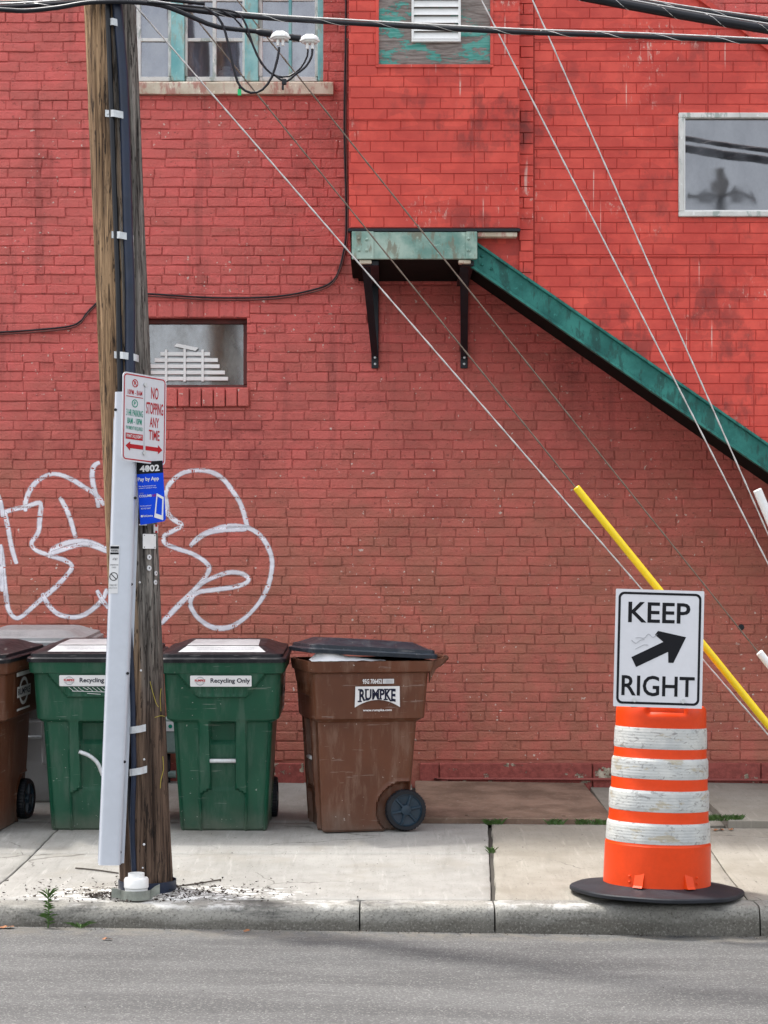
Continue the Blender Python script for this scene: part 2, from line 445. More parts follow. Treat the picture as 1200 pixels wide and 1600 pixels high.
def mat_band():
    w = NT('scuffed_reflective_sheet'); o = w.obj()
    m = w.noise(o, 7, 6, .65); s = w.noise(w.scale(o, (1, 1, 2.6)), 16, 7, .72, 1.2)
    c = w.mix(w.rng(m, .35, .7), (.43, .445, .435), (.56, .565, .53))
    c = w.mix(w.mul(w.rng(s, .552, .592), .78), c, (.22, .215, .205))
    c = w.mix(w.mul(w.rng(w.noise(w.shift(w.scale(o, (1, 1, 3)), (4, 1, 2)), 4, 7, .72), .555, .60), .6), c, (.34, .27, .15))
    rib = w.math('SINE', w.mul(w.xyz(o)[2], 420))
    w.set(col=c, rough=.42, spec=.5); w.bump(rib, .12, .002)
    return w.m
M['band'] = mat_band()
M['sign_white'] = plain('sign_sheet', (.60, .605, .63), .42, var=.04, scale=4, dirt=.12, dirtc=(.45,.45,.47))
M['sign_black'] = plain('sign_black', (.004, .0045, .007), .5, var=.2, spec=.2)
M['sign_red'] = plain('sign_red', (.42, .006, .012), .45, var=.08, spec=.25)
M['sign_green'] = plain('sign_green', (.008, .25, .16), .45, var=.08, spec=.25)
M['blue'] = plain('blue_print', (.001, .055, .60), .5, var=.06, spec=.15)
M['ink_white'] = plain('white_print', (.68, .68, .68), .45, var=.04, spec=.3)
M['label_grey'] = plain('scuffed_white_label', (.50, .50, .50), .5, var=.1, dirt=.35, dirtc=(.22, .22, .22), spec=.3)
M['ink_navy'] = plain('navy_print', (.008, .010, .028), .5, spec=.2)
M['ink_grey'] = plain('grey_print', (.35, .36, .38), .5)
def mat_cart(name, c, dirtc):
    w = NT(name); o = w.shift(w.obj(), (0, 0, 0)); r = w.rnd()
    o2 = w.n('ShaderNodeVectorMath', {0: w.obj(), 1: w.n('ShaderNodeCombineXYZ', {0: w.mul(r, 9), 1: r, 2: r}).outputs[0]}, operation='ADD').outputs[0]
    n1 = w.noise(o2, 2.5, 5); n2 = w.noise(w.scale(o2, (6, 6, 1.2)), 3., 6, .65)
    cc = w.mix(w.rng(n1, .3, .7), tuple(x * .85 for x in c), tuple(x * 1.12 for x in c))
    cc = w.mix(w.rng(n2, .48, .68, 0, .5), cc, dirtc)
    cc = w.mix(w.mul(w.rng(w.add(w.xyz(w.obj())[2], w.mul(w.noise(o2, 6, 5), .3)), .32, .12), .4), cc, (.16, .145, .12))
    spk = w.mul(w.rng(w.noise(o2, 55, 2), .71, .74), w.rng(w.noise(o2, 4, 3), .45, .6))
    cc = w.mix(w.mul(spk, .6), cc, (.5, .48, .44))
    scr = w.rng(w.noise(w.n('ShaderNodeMapping', {'Vector': o2, 'Rotation': (.3, .4, .2), 'Scale': (3, 3, 40)}).outputs[0], 1.6, 3), .66, .69)
    cc = w.mix(w.mul(scr, .18), cc, (.45, .43, .4))
    w.set(col=cc, rough=w.rng(n2, .3, .7, .32, .5), spec=.35); w.bump(w.noise(o2, 60, 3), .08, .002)
    return w.m
M['cart_green'] = mat_cart('green_cart_plastic', (.008, .066, .036), (.055, .10, .072))
M['cart_brown'] = mat_cart('brown_cart_plastic', (.105, .038, .019), (.19, .115, .08))
M['cart_grey'] = mat_cart('grey_cart_plastic', (.33, .33, .33), (.24, .24, .24))
M['lid'] = mat_cart('black_lid_plastic', (.005, .006, .009), (.03, .03, .032))
M['lid_blue'] = mat_cart('slate_lid_plastic', (.014, .022, .032), (.055, .06, .07))
M['tyre'] = plain('tyre_plastic', (.008, .010, .014), .55, var=.25, scale=12, dirt=.25, dirtc=(.05,.045,.04), spec=.3)
M['wheel_rim'] = plain('wheel_plastic', (.016, .034, .052), .42, var=.2, scale=9, dirt=.2, dirtc=(.05,.05,.05), spec=.35)
def mat_patina(name, a, b, rust, amt):
    w = NT(name); p = w.pos()
    n1 = w.noise(p, 4, 7, .65); n2 = w.noise(w.scale(p, (5, 5, 1.5)), 3, 7, .7); n3 = w.noise(p, 30, 5, .65)
    c = w.mix(w.rng(n1, .35, .65), a, b)
    c = w.mix(w.rng(n2, .50, .60, 0, amt), c, rust)
    c = w.mix(w.rng(n3, .6, .7, 0, .4), c, tuple(min(1, x * 1.6 + .03) for x in b))
    w.set(col=c, rough=.6, spec=.35, metal=.05); w.bump(n3, .3, .002)
    return w.m
M['patina'] = mat_patina('pale_green_girder_paint', (.13, .26, .22), (.36, .47, .40), (.19, .17, .12), .8)
M['stringer'] = mat_patina('green_stringer_paint', (.010, .115, .098), (.035, .22, .185), (.012, .04, .034), .6)
M['dark_steel'] = plain('black_bracket_paint', (.007, .009, .014), .45, spec=.35, var=.4, scale=12, dirt=.25, dirtc=(.05,.05,.055))
M['soffit'] = plain('shade_black_soffit', (.010, .009, .008), .9, var=.3, spec=.1)  # near-black base colour carries the shade of the undersides
M['teal'] = mat_patina('peeling_teal_paint', (.14, .38, .39), (.30, .55, .54), (.33, .26, .17), .55)
M['white_trim'] = mat_patina('peeling_white_paint', (.55, .55, .52), (.70, .70, .67), (.24, .30, .27), .75)
M['sill'] = mat_patina('peeling_cream_sill', (.46, .38, .28), (.66, .60, .48), (.40, .16, .13), .8)
def mat_ply():
    w = NT('weathered_plywood'); p = w.pos()
    g = w.noise(w.scale(p, (1.6, 1, 14)), 4, 7, .7, .5); n = w.noise(w.scale(p, (1, 1, 2.2)), 5, 7, .7)
    c = w.mix(w.rng(g, .3, .7), (.12, .095, .085), (.33, .29, .265))
    x = w.xyz(p)[0]
    edge = w.math('ABSOLUTE', w.add(x, -.34))
    m = w.rng(w.add(n, w.mul(edge, .22)), .575, .61)
    c = w.mix(m, c, w.mix(w.rng(g, .35, .65), (.05, .25, .21), (.15, .38, .33)))
    w.set(col=c, rough=.85, spec=.2); w.bump(w.add(g, m), .6, .004)
    return w.m
M['plywood'] = mat_ply()
M['red_frame'] = plain('dark_red_window_paint', (.10, .022, .018), .6, var=.3, dirt=.4)
def mat_glass(name, tint, dust_sheen, dust_sheen_col, rough=.03, refl=.2):
    w = NT(name); p = w.pos()
    d = w.rng(w.noise(w.scale(p, (1, 1, .6)), 5, 6, .65), .3, .75)
    w.set(col=tint, rough=rough, spec=.6)
    w.t.nodes.remove(w.b)
    wav = w.n('ShaderNodeBump', {'Height': w.noise(p, 2.6, 2, .5), 'Strength': .035, 'Distance': .03}).outputs[0]
    gl = w.n('ShaderNodeBsdfGlossy', {'Color': (.95, .96, 1.), 'Roughness': rough, 'Normal': wav})
    tr = w.n('ShaderNodeBsdfTransparent', {'Color': tint})
    fr = w.n('ShaderNodeFresnel', {'IOR': 1.52})
    m1 = w.n('ShaderNodeMixShader', {0: w.add(w.mul(fr.outputs[0], 1.6), refl), 1: tr.outputs[0], 2: gl.outputs[0]})
    df = w.n('ShaderNodeBsdfDiffuse', {'Color': dust_sheen_col})  # diffuse veil: dusty film, plus sky reflection painted in on the upper window
    m2 = w.n('ShaderNodeMixShader', {0: w.mul(d, dust_sheen), 1: m1.outputs[0], 2: df.outputs[0]})
    w.t.links.new(m2.outputs[0], w.out.inputs[0])
    return w.m
M['glass'] = mat_glass('window_glass', (.7, .76, .82), .5, (.21, .24, .32), .03, .18)  # blue-grey veil colour paints in the reflected sky
M['glass_dusty'] = mat_glass('dusty_glass', (.8, .82, .8), .85, (.25, .25, .23), .08)
M['glass_mirror'] = mat_glass('stair_window_glass', (.30, .33, .37), .40, (.20, .212, .235), .03, .14)
M['interior'] = plain('dim_room_plaster', (.20, .20, .20), .9)
M['curtain'] = plain('dark_curtain', (.02, .02, .022), .9)
M['ceramic'] = plain('pale_ceramic', (.6, .58, .55), .4)
M['slat_white'] = plain('white_tape_slats', (.75, .75, .73), .5, var=.06)
def mat_rustplate():
    w = NT('rusty_steel_plate'); p = w.pos()
    n1 = w.noise(p, 3, 7, .65); n2 = w.noise(p, 40, 4, .6)
    c = w.mix(w.rng(n1, .35, .65), (.13, .085, .06), (.25, .17, .125))
    c = w.mix(w.rng(n2, .55, .7, 0, .4), c, (.30, .26, .22))
    w.set(col=c, rough=.75, spec=.3, metal=.1); w.bump(n2, .4, .003); return w.m
M['rust'] = mat_rustplate()
M['leaf'] = plain('weed_leaf', (.045, .10, .016), .6, var=.3, scale=30)
M['leaf_dry'] = plain('dry_leaf', (.22, .085, .03), .7, var=.3, scale=30)
M['crumb'] = plain('dark_crumbs', (.035, .026, .02), .95, var=.4, scale=30)
M['bag'] = plain('white_bag', (.80, .81, .82), .45, var=.04)
M['meter'] = plain('grey_green_meter_paint', (.20, .27, .25), .5, dirt=.3)
M['yellow_mark'] = plain('yellow_marking_paint', (.45, .38, .05), .8)
M['tag_green'] = plain('green_cable_tag', (.01, .42, .13), .5)
def mat_spray():
    w = NT('white_spray_paint'); p = w.pos()
    a = w.n('ShaderNodeAttribute', {}, attribute_name='fade').outputs['Fac']
    n = w.noise(p, 60, 3, .6); t = w.noise(p, 5, 3)
    al = w.mul(w.rng(w.add(a, w.mul(w.add(n, -.5), .35)), .06, .62), w.rng(t, .2, .6, .78, .98))
    w.set(col=w.mix(w.rng(w.noise(p, 9, 4), .3, .7), (.70, .68, .74), (.84, .82, .86)), rough=.6, alpha=al)
    return w.m
M['spray'] = mat_spray()

# ------------------------------------------------------------------ ground, road, kerb, sidewalk
YW = 13.39                                             # brick face
_prof = [(9.6, .128), (9.7, .128), (10, .14), (10.5, .165), (11, .205), (11.5, .25), (12.3, .30), (13.39, .36), (14, .38)]
def zs(x, y):
    for (a, za), (b, zb) in zip(_prof, _prof[1:]):
        if y <= b: break
    z = lerp(za, zb, (y - a) / (b - a))
    return z - .015 * x * clamp((y - 11) / 2.4)
def zr(x): return -.0135 * clamp(x, -8, 8) + .0
g = MB(); g.grid(lambda u, v: (lerp(-220, 220, u), lerp(-220, 220, v), -.35), 8, 8)
tag(g.build('ground', M['ground']), kind='structure')
def road_pt(u, v):
    x = lerp(-60, 60, u); y = lerp(-12, 9.78, v)
    return (x, y, zr(x) - .0022 * max(0, 9.6 - y) * 0)
g = MB(); g.grid(road_pt, 60, 12)
tag(g.build('road', M['asphalt']), kind='structure')

kerb = empty('kerb', (0, 9.7, 0), kind='structure')
def kerb_stone(x0, x1, seed):
    rnd = random.Random(seed); n = max(8, int((x1 - x0) / .03))
    prof = [(9.66, -.2), (9.655, 0.0), (9.66, .05), (9.668, .095), (9.676, .112), (9.690, .123), (9.71, .1265), (9.80, .128), (9.835, .1285), (9.84, .1), (9.84, -.2)]
    rings = []
    for i in range(n + 1):
        x = lerp(x0, x1, i / n); r = []
        e = .010 * (1 - ss(0, .025, min(x - x0, x1 - x)))
        for k, (y, z) in enumerate(prof):
            q = mnoise.noise(Vector((x * 14, y * 30 + seed, z * 30))) * .0045 + mnoise.noise(Vector((x * 3, seed, z * 8))) * .005
            f = 1 if 1 <= k <= 6 else .15
            r.append((x, y + q * f + e, z + zr(x) * (1 - clamp(z / .1)) * .0 + q * .4 * (f if z > .09 else 0) - e * .6 * (z > .09)))
        rings.append(r)
    mb = MB(); mb.loft(rings); return mb
kx = [-6.0, -3.5, P(562, 0, 9.68).x, P(773, 0, 9.68).x, P(1187, 0, 9.68).x, 4.2, 6.5]
for i in range(len(kx) - 1):
    kerb_stone(kx[i] + .004, kx[i+1] - .004, i * 3 + 1).build('kerb_stone', M['kerb'], kerb, smooth=40)

walk = empty('sidewalk', (0, 11, 0), kind='structure')
mb = MB(); mb.grid(lambda u, v: (lerp(-7, 7, u), lerp(9.84, 13.5, v), zs(lerp(-7, 7, u), lerp(9.84, 13.5, v)) - .028), 20, 14)
mb.build('joint_bed', M['dirt'], walk)
def slab(y0, y1, xl, xr, mat=None, lift=0., rag=.0015, nu=None):
    xl_ = xl if callable(xl) else (lambda y: xl); xr_ = xr if callable(xr) else (lambda y: xr)
    nu = nu or 26; nv = 16; mb = MB(); rings = []
    def inset(t, n): return t
    us = [0, .004] + [i / nu for i in range(1, nu)] + [.996, 1]; vs_ = [0, .008] + [j / nv for j in range(1, nv)] + [.992, 1]
    i0 = len(mb.v); W = len(us)
    for j, v in enumerate(vs_):
        for i, u in enumerate(us):
            y = lerp(y0, y1, v); x = lerp(xl_(y), xr_(y), u)
            z = zs(x, y) + lift + mnoise.noise(Vector((x * 1.2, y * 1.2, 3.))) * .003
            if i in (0, W - 1) or j in (0, len(vs_) - 1): z -= .006
            if i in (0, W - 1): x += mnoise.noise(Vector((x, y * 9, 7))) * rag * 3
            if j in (0, len(vs_) - 1): y += mnoise.noise(Vector((x * 9, y, 2))) * rag * 3
            mb.v.append((x, y, z))
    for j in range(len(vs_) - 1):
        for i in range(W - 1):
            a = j * W + i; mb.f.append((a, a + 1, a + W + 1, a + W))
    edge = [i for i in range(W)] + [j * W + W - 1 for j in range(1, len(vs_))] + [(len(vs_)-1) * W + i for i in range(W - 2, -1, -1)] + [j * W for j in range(len(vs_) - 2, 0, -1)]
    b0 = len(mb.v)
    for e in edge: x, y, z = mb.v[e]; mb.v.append((x, y, z - .07))
    n = len(edge)
    for k in range(n): mb.f.append((edge[k], b0 + k, b0 + (k + 1) % n, edge[(k + 1) % n]))
    return mb.build('slab', mat or M['walk'], walk, smooth=50)
def xline(pts):
    """x of a joint drawn through picture points, at depth y"""
    w = []
    for px, py in pts:
        lo, hi = 9.6, 13.6
        for _ in range(40):
            m = (lo + hi) / 2; x = (px - 600) * m / FPX
            if HOR + (CAMZ - zs(x, m)) * FPX / m > py: lo = m
            else: hi = m
        w.append(((px - 600) * lo / FPX, lo))
    (xa, ya), (xb, yb) = w[0], w[-1]
    return lambda y: xa + (xb - xa) * (y - ya) / (yb - ya)
jl = xline([(0, 1380), (85, 1300)]); jm = xline([(765, 1290), (771, 1405)]); jr = xline([(1112, 1330), (1160, 1395)])
YK, YS, YB = 9.845, 11.0, 11.86
off = lambda f, d: (lambda y: f(y) + d)
for (a, b) in ((YK, YS - .003), (YS + .003, YB)):
    slab(a, b, off(jl, -1.75), off(jl, -.004)); slab(a, b, off(jl, .004), off(jm, -.013), nu=60)
slab(YK, YB, off(jm, .013), off(jr, -.003), M['walk_tan'], rag=.003); slab(YK, YB - .1, off(jr, .004), 5.2, M['walk_tan'])
XP0, XP1 = P(652, 0, 12.4).x, P(944, 0, 12.4).x
slab(YB + .006, YW + .02, -4.6, -1.7); slab(YB + .006, YW + .02, -1.69, XP0 - .02)
slab(YB + .006, YW + .02, XP1 + .012, P(1110, 0, 12.4).x - .003, M['walk_tan'], nu=10)
slab(YB - .09, YW + .02, P(1110, 0, 12.4).x + .003, 5.2, M['walk_tan'], lift=.045)

hx = empty('steel_hatch', (0, 12.4, .3), 'rusty brown steel hatch plate in the sidewalk against the wall', 'hatch')
def plate_pt(x, y, dz): return (x, y, zs(x, y) + dz)
mb = MB(); rings = []
corn = [(XP0, YB + .01), (XP1, YB + .01), (XP1 - .035, YW - .06), (XP0, YW - .06)]
mb.loft([[plate_pt(x, y, -.01) for x, y in corn], [plate_pt(x, y, .028) for x, y in corn], [plate_pt(x + (.008 if i in (0, 3) else -.008), y + (.008 if i < 2 else -.008), .034) for i, (x, y) in enumerate(corn)]])
mb.build('plate', M['rust'], hx)
for i in range(2):
    mb = MB(); x = lerp(XP0, XP1, .25 + .5 * i); z = zs(x, YB + .08) + .034
    mb.lathe([(.012, 0), (.012, .004), (.007, .007)], 10, (x, YB + .09, z)); mb.build('bolt', M['rust'], hx, smooth=True)

# ------------------------------------------------------------------ brick building
bld = empty('brick_building', (0, YW, .36), 'red painted brick building with graffiti, steel framed windows and stone foot', 'building')
CO, BL = .0677, .213
def WP(px, py): p = P(px, py, YW); return p.x, p.z
def wrect(px0, py0, px1, py1):
    x0, z1 = WP(px0, py0); x1, z0 = WP(px1, py1); return (x0, z0, x1, z1)
W1 = wrect(150, -190, 505, 131); W2 = wrect(222, 496, 386, 605)
holes = [W1, W2]
extra = [wrect(222, 470, 391, 497), wrect(222, 605, 391, 637), wrect(150, 129, 521, 149)]
def minus(rects, holes):
    for h in holes:
        out = []
        for (a, b, c, d) in rects:
            if a >= h[2] or c <= h[0] or b >= h[3] or d <= h[1]: out.append((a, b, c, d)); continue
            if a < h[0]: out.append((a, b, h[0], d))
            if c > h[2]: out.append((h[2], b, c, d))
            m0, m1 = max(a, h[0]), min(c, h[2])
            if b < h[1]: out.append((m0, b, m1, h[1]))
            if d > h[3]: out.append((m0, h[3], m1, d))
        rects = out
    return rects
ZTOP, XB = 10.6, 11.
mb = MB()
for (a, b, c, d) in minus([(-XB, -.3, XB, ZTOP)], holes):
    nx = max(1, int((c - a) / .12)) if (c - a) < 12 and abs(a) < 6 else 1
    mb.quad((a, YW + .0048, b), (c, YW + .0048, b), (c, YW + .0048, d), (a, YW + .0048, d))
for h in holes:                                          # window reveals
    a, b, c, d = h; y0, y1 = YW + .0048, YW + .16
    mb.quad((a, y0, b), (a, y1, b), (a, y1, d), (a, y0, d)); mb.quad((c, y0, b), (c, y0, d), (c, y1, d), (c, y1, b))
    mb.quad((a, y0, d), (a, y1, d), (c, y1, d), (c, y0, d)); mb.quad((a, y0, b), (c, y0, b), (c, y1, b), (a, y1, b))
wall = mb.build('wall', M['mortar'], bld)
mb = MB(); mb.box((-XB, YW + 1.7, -.3), (XB, YW + 8, ZTOP - .002)); mb.box((-XB, YW + .011, ZTOP - .2), (XB, YW + 1.69, ZTOP - .002))
mb.box((-XB, YW + .012, -.3), (-XB + .2, YW + 1.69, ZTOP - .21)); mb.box((XB - .2, YW + .012, -.3), (XB, YW + 1.69, ZTOP - .21))
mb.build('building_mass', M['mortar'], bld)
# brick shapes: rounded, slightly uneven front; shared between all bricks
BW, BH = .2035, .0585
def brick_mesh(seed):
    rnd = random.Random(seed); U_ = (0, .028, .5, .972, 1); V_ = (0, .09, .91, 1); nx, nz = 4, 3; mb = MB()
    cj = [(rnd.uniform(-.003, .003), rnd.uniform(-.0028, .0028)) for _ in range(4)]
    wav = rnd.uniform(0, 100)
    for j in range(nz + 1):
        for i in range(nx + 1):
            u, v = U_[i], V_[j]
            x = (u - .5) * BW; z = (v - .5) * BH
            x += lerp(lerp(cj[0][0], cj[1][0], u), lerp(cj[2][0], cj[3][0], u), v)
            z += lerp(lerp(cj[0][1], cj[1][1], u), lerp(cj[2][1], cj[3][1], u), v)
            y = mnoise.noise(Vector((x * 22 + wav, z * 30, seed))) * .003
            if i in (0, nx) or j in (0, nz): y += rnd.uniform(.001, .0032); x += rnd.uniform(-.0012, .0012); z += rnd.uniform(-.0016, .0016)
            mb.v.append((x, y, z))
    for j in range(nz):
        for i in range(nx): a = j*(nx+1)+i; mb.f.append((a, a+1, a+nx+2, a+nx+1))
    N = nx + 1
    edge = list(range(N)) + [j*N+nx for j in range(1, nz+1)] + [nz*N+i for i in range(nx-1, -1, -1)] + [j*N for j in range(nz-1, 0, -1)]
    b0 = len(mb.v)
    for e in edge: x, y, z = mb.v[e]; mb.v.append((x, .03, z))
    n = len(edge)
    for k in range(n): mb.f.append((edge[k], b0+k, b0+(k+1) % n, edge[(k+1) % n]))
    return mb
BV = [brick_mesh(s) for s in range(18)]
BM = []
for b in BV:
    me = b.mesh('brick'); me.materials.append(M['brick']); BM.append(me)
    at = me.attributes.new('tone', 'FLOAT', 'POINT'); at.data.foreach_set('value', [random.random() ** 1.6] * len(me.vertices))
TONE = [m_.attributes['tone'].data[0].value for m_ in BM]
def hidden(px, py):
    if 585 < px < 790 and py < 345: return True
    if px >= 790 and py < 400 + .69 * (px - 800):
        return not (py < .70 * (px - 1010) - 10)
    return False
full, cut = [], []
z = .52; row = 0
rb = random.Random(3)
while z < 6.05:
    x = -3.25 + (row % 2) * BL / 2 + rb.uniform(-.03, .03)
    header = row % 9 == 4
    while x < 3.25:
        L = (BL / 2 if header else BL) + rb.uniform(-.018, .018)
        if rb.random() < .05: L *= .55
        for r in minus([(x + .0038, z + .0036, x + L - .0038, z + CO - .0036)], holes + extra):
            w_, h_ = r[2] - r[0], r[3] - r[1]
            if w_ < .02 or h_ < .012: continue
            cx, cz = (r[0]+r[2])/2, (r[1]+r[3])/2 + rb.uniform(-.0022, .0022) + .004 * mnoise.noise(Vector((r[0] * 1.3, r[1] * 4, 0)))
            px, py = 600 + cx * FPX / YW, HOR - (cz - CAMZ) * FPX / YW
            if hidden(px, py): continue
            item = (cx, cz, w_ / BW, h_ / BH, rb.randrange(18), rb.uniform(-.006, .002), rb.uniform(-.018, .018))
            free = 0 < px < 1200 and w_ > .17
            (full if free and ((430 < px < 1150 and 640 < py < 980) or (265 < px < 520 and 160 < py < 480)) else cut).append(item)
        x += L
    z += CO; row += 1
rb.shuffle(full)
indiv = full[:300]; rest = full[300:] + cut
for (cx, cz, sx, sz, k, dy, rz) in indiv:
    o = bpy.data.objects.new('brick', BM[k]); col.objects.link(o); o.parent = wall
    o.location = Vector((cx, YW + dy, cz)) - bld.location; o.scale = (sx, 1, sz); o.rotation_euler = (0, rz, 0)
mb = MB()
def add_brick(mb, k, cx, cy, cz, sx, sz, rz=0., flip=False):
    i0 = len(mb.v); c, s_ = math.cos(rz), math.sin(rz)
    for (x, y, z_) in BV[k].v:
        x, z_ = x * sx, z_ * sz
        if flip: x, z_ = z_, x
        mb.v.append((cx + x * c + z_ * s_, cy + y, cz - x * s_ + z_ * c))
    for f in BV[k].f: mb.f.append(tuple(i0 + q for q in f) if not flip else tuple(i0 + q for q in f[::-1]))
for (cx, cz, sx, sz, k, dy, rz) in rest: add_brick(mb, k, cx, YW + dy, cz, sx, sz, rz)
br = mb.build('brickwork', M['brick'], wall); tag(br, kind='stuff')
nv = len(BV[0].v); tn = []
for it in rest: tn += [TONE[it[4]] * .6 + .4 * random.random() ** 1.6] * nv
at = br.data.attributes.new('tone', 'FLOAT', 'POINT'); at.data.foreach_set('value', tn)
allb = MB(); allb.v = list(mb.v); allb.f = list(mb.f)
for (cx, cz, sx, sz, k, dy, rz) in indiv: add_brick(allb, k, cx, YW + dy, cz, sx, sz, rz)
allb.quad((-4, YW + .0045, -.3), (4, YW + .0045, -.3), (4, YW + .0045, 6.5), (-4, YW + .0045, 6.5))
bvh = BVHTree.FromPolygons(allb.v, allb.f)
# foundation stones
xs = [-4.6, -3.4, -2.35, P(400, 0, YW).x, P(476, 0, YW).x, P(655, 0, YW).x, P(686, 0, YW).x, P(925, 0, YW).x, P(1188, 0, YW).x, 3.6, 5.2]
for i in range(len(xs) - 1):
    a, b = xs[i] + .004, xs[i+1] - .004; mb = MB(); n = 12
    rnd = random.Random(i); zb = zs((a+b)/2, YW); top = P(0, 1191, YW).z - .004
    if i == 4: continue
    mb.box((a, YW - .028 - .008 * rnd.random(), zb - .1), (b, YW + .05, top), .007)
    mb.build('foundation_stone', M['stone_peel'], bld)
mb = MB()
cpth = [P(686, 1226, YW - .05), P(690, 1222, YW - .05), P(700, 1218, YW - .05), P(720, 1217, YW - .05), P(1240, 1219, YW - .05)]
mb.tube(smooth_path(cpth, .03), .010, 8); mb.build('conduit', M['stone'], bld, smooth=True)
mb = MB(); p = P(1158, 980, YW - .004); mb.lathe([(.022, 0), (.02, -.006), (.012, -.007)], 12, p, axis='y'); mb.build('pipe_stub', M['dark_steel'], bld)

# ---- upper window
x0, z0, x1, z1 = W1
wn = MB(); yw = YW + .10
window = MB().box((x0, yw + .05, z0), (x0 + .03, yw + .09, z1)).build('window', M['teal'], bld); tag(window, 'wide upper window with peeling turquoise mullions')
def wbar(px0, py0, px1, py1, y0, y1, name, mat, parent, bev=.004):
    a = P(px0, py1, YW + .1); b = P(px1, py0, YW + .1)
    return MB().box((a.x, y0, a.z), (b.x, y1, b.z), bev).build(name, mat, parent)
for (a, b) in ((268, 289), (383, 404), (497, 507)): wbar(a, -185, b, 128, yw - .03, yw + .05, 'mullion', M['teal'], window)
for (a, b, c) in ((213, 220, 0), (332, 338, 0), (451, 456, 1)): wbar(a, -184, b, 126, yw + .002, yw + .04, 'muntin', M['teal'] if c else M['white_trim'], window, .003)
for (a, b) in ((205, 267), (290, 382), (405, 496)):
    for y_ in (61, -2, -70, -140): wbar(a, y_ - 2, b, y_ + 3, yw + .006, yw + .036, 'muntin', M['white_trim'], window, .002)
    wbar(a, 120, b, 127, yw - .004, yw + .038, 'bottom_rail', M['white_trim'], window, .003)
    wbar(a, -186, b, -180, yw - .004, yw + .038, 'bottom_rail', M['white_trim'], window, .003)
for (a, b) in ((263, 268), (289, 293), (379, 383), (404, 410), (492, 497)): wbar(a, -183, b, 119.5, yw - .006, yw + .03, 'sash_stile', M['white_trim'], window, .002)
cells_x = [(200, 213), (220, 263), (293, 332), (338, 379), (410, 451), (456, 492)]; cells_y = [(-180, -142), (-137, -72), (-67, -4), (1, 59), (64, 120)]
rp = random.Random(5)
for (a, b) in cells_x:
    for (c, d) in cells_y:
        A = P(a - 2, d + 2, yw + .02); B = P(b + 2, c - 2, yw + .02); t = rp.uniform(-.004, .004); t2 = rp.uniform(-.004, .004)
        mb = MB(); mb.quad((A.x, yw + .02 + t, A.z), (B.x, yw + .02 - t, A.z), (B.x, yw + .02 - t + t2, B.z), (A.x, yw + .02 + t + t2, B.z))
        mb.build('pane', M['glass'], window)
mb = MB(); a = P(198, 149, YW); b = P(521, 130, YW)
rings = []
nn = 40
for i in range(nn + 1):
    x = lerp(a.x - .25, b.x, i / nn); q = lambda k: mnoise.noise(Vector((x * 7, k, 0))) * .004
    rings.append([(x, YW + .1, a.z), (x, YW - .045 + q(1), a.z + q(2)), (x, YW - .05 + q(3), b.z - .012 + q(4)), (x, YW - .04 + q(3), b.z + q(5)), (x, YW + .1, b.z + .01)])
mb.loft(rings); mb.build('sill', M['sill'], window)
def room(h, depth, mat):
    a, b, c, d = h; e = .25; mb = MB(); y0, y1 = YW + .165, YW + depth
    a -= e; c += e; b -= e; d += e
    mb.quad((a,y1,b),(a,y1,d),(c,y1,d),(c,y1,b)); mb.quad((a,y0,b),(a,y0,d),(a,y1,d),(a,y1,b)); mb.quad((c,y0,b),(c,y1,b),(c,y1,d),(c,y0,d))
    mb.quad((a,y0,d),(c,y0,d),(c,y1,d),(a,y1,d)); mb.quad((a,y0,b),(a,y1,b),(c,y1,b),(c,y0,b))
    for r in minus([(a, b, c, d)], [h]): mb.quad((r[0],y0,r[1]),(r[2],y0,r[1]),(r[2],y0,r[3]),(r[0],y0,r[3]))
    return mb
room(W1, 1.5, None).build('room', M['interior'], bld); room(W2, .9, None).build('room', M['interior'], bld)
A = P(368, 126, YW + .24); B = P(384, -190, YW + .24); cu = []
mb = MB(); mb.grid(lambda u, v: (lerp(A.x, B.x, u), YW + .24 + .012 * math.sin(u * 14), lerp(A.z, B.z, v)), 16, 2)
tag(mb.build('curtain', M['curtain']), 'narrow black curtain strip hanging inside the upper window', 'curtain')
mb = MB(); c = P(353, 127, YW + .22); c.z -= .0
rib = [(.05, 0)] + [(.066 + .004 * math.cos(i * math.pi), .008 + i * .011) for i in range(12)] + [(.05, .15), (.03, .155), (.03, .18), (.0, .18)]
mb.lathe(rib, 24, (c.x, YW + .25, W1[1] + .002), cap=True); tag(mb.build('vase', M['ceramic'], smooth=True), 'ribbed white vase standing inside the upper window', 'vase')

# ---- small lower window
x0, z0, x1, z1 = W2; yf = YW + .085
fr = MB()
F_ = .033
for (a, b, c, d) in ((x0, z0, x1, z0 + F_ * .8), (x0, z1 - F_, x1, z1), (x0, z0 + F_ * .8, x0 + F_, z1 - F_), (x1 - F_, z0 + F_ * .8, x1, z1 - F_)):
    fr.box((a + .001, yf, b + .001), (c - .001, yf + .06, d - .001), .004)
w2 = fr.build('window', M['red_frame'], bld); tag(w2, 'small dusty window with taped white slats')
MB().quad((x0 + F_, yf + .03, z0 + F_*.8), (x1 - F_, yf + .03, z0 + F_*.8), (x1 - F_, yf + .03, z1 - F_), (x0 + F_, yf + .03, z1 - F_)).build('pane', M['glass_dusty'], w2)
def sp(zx, zy): return P(zx / 3, 400 + zy / 3, yf + .02)
for (xa, xb, ya) in ((752, 985, 460), (725, 1022, 489), (690, 1030, 518), (685, 1055, 547), (680, 1070, 576)):
    a, b = sp(xa, ya + 9), sp(xb, ya - 9); MB().box((a.x, yf + .006, a.z), (b.x, yf + .016, b.z), .002).build('slat', M['slat_white'], w2)
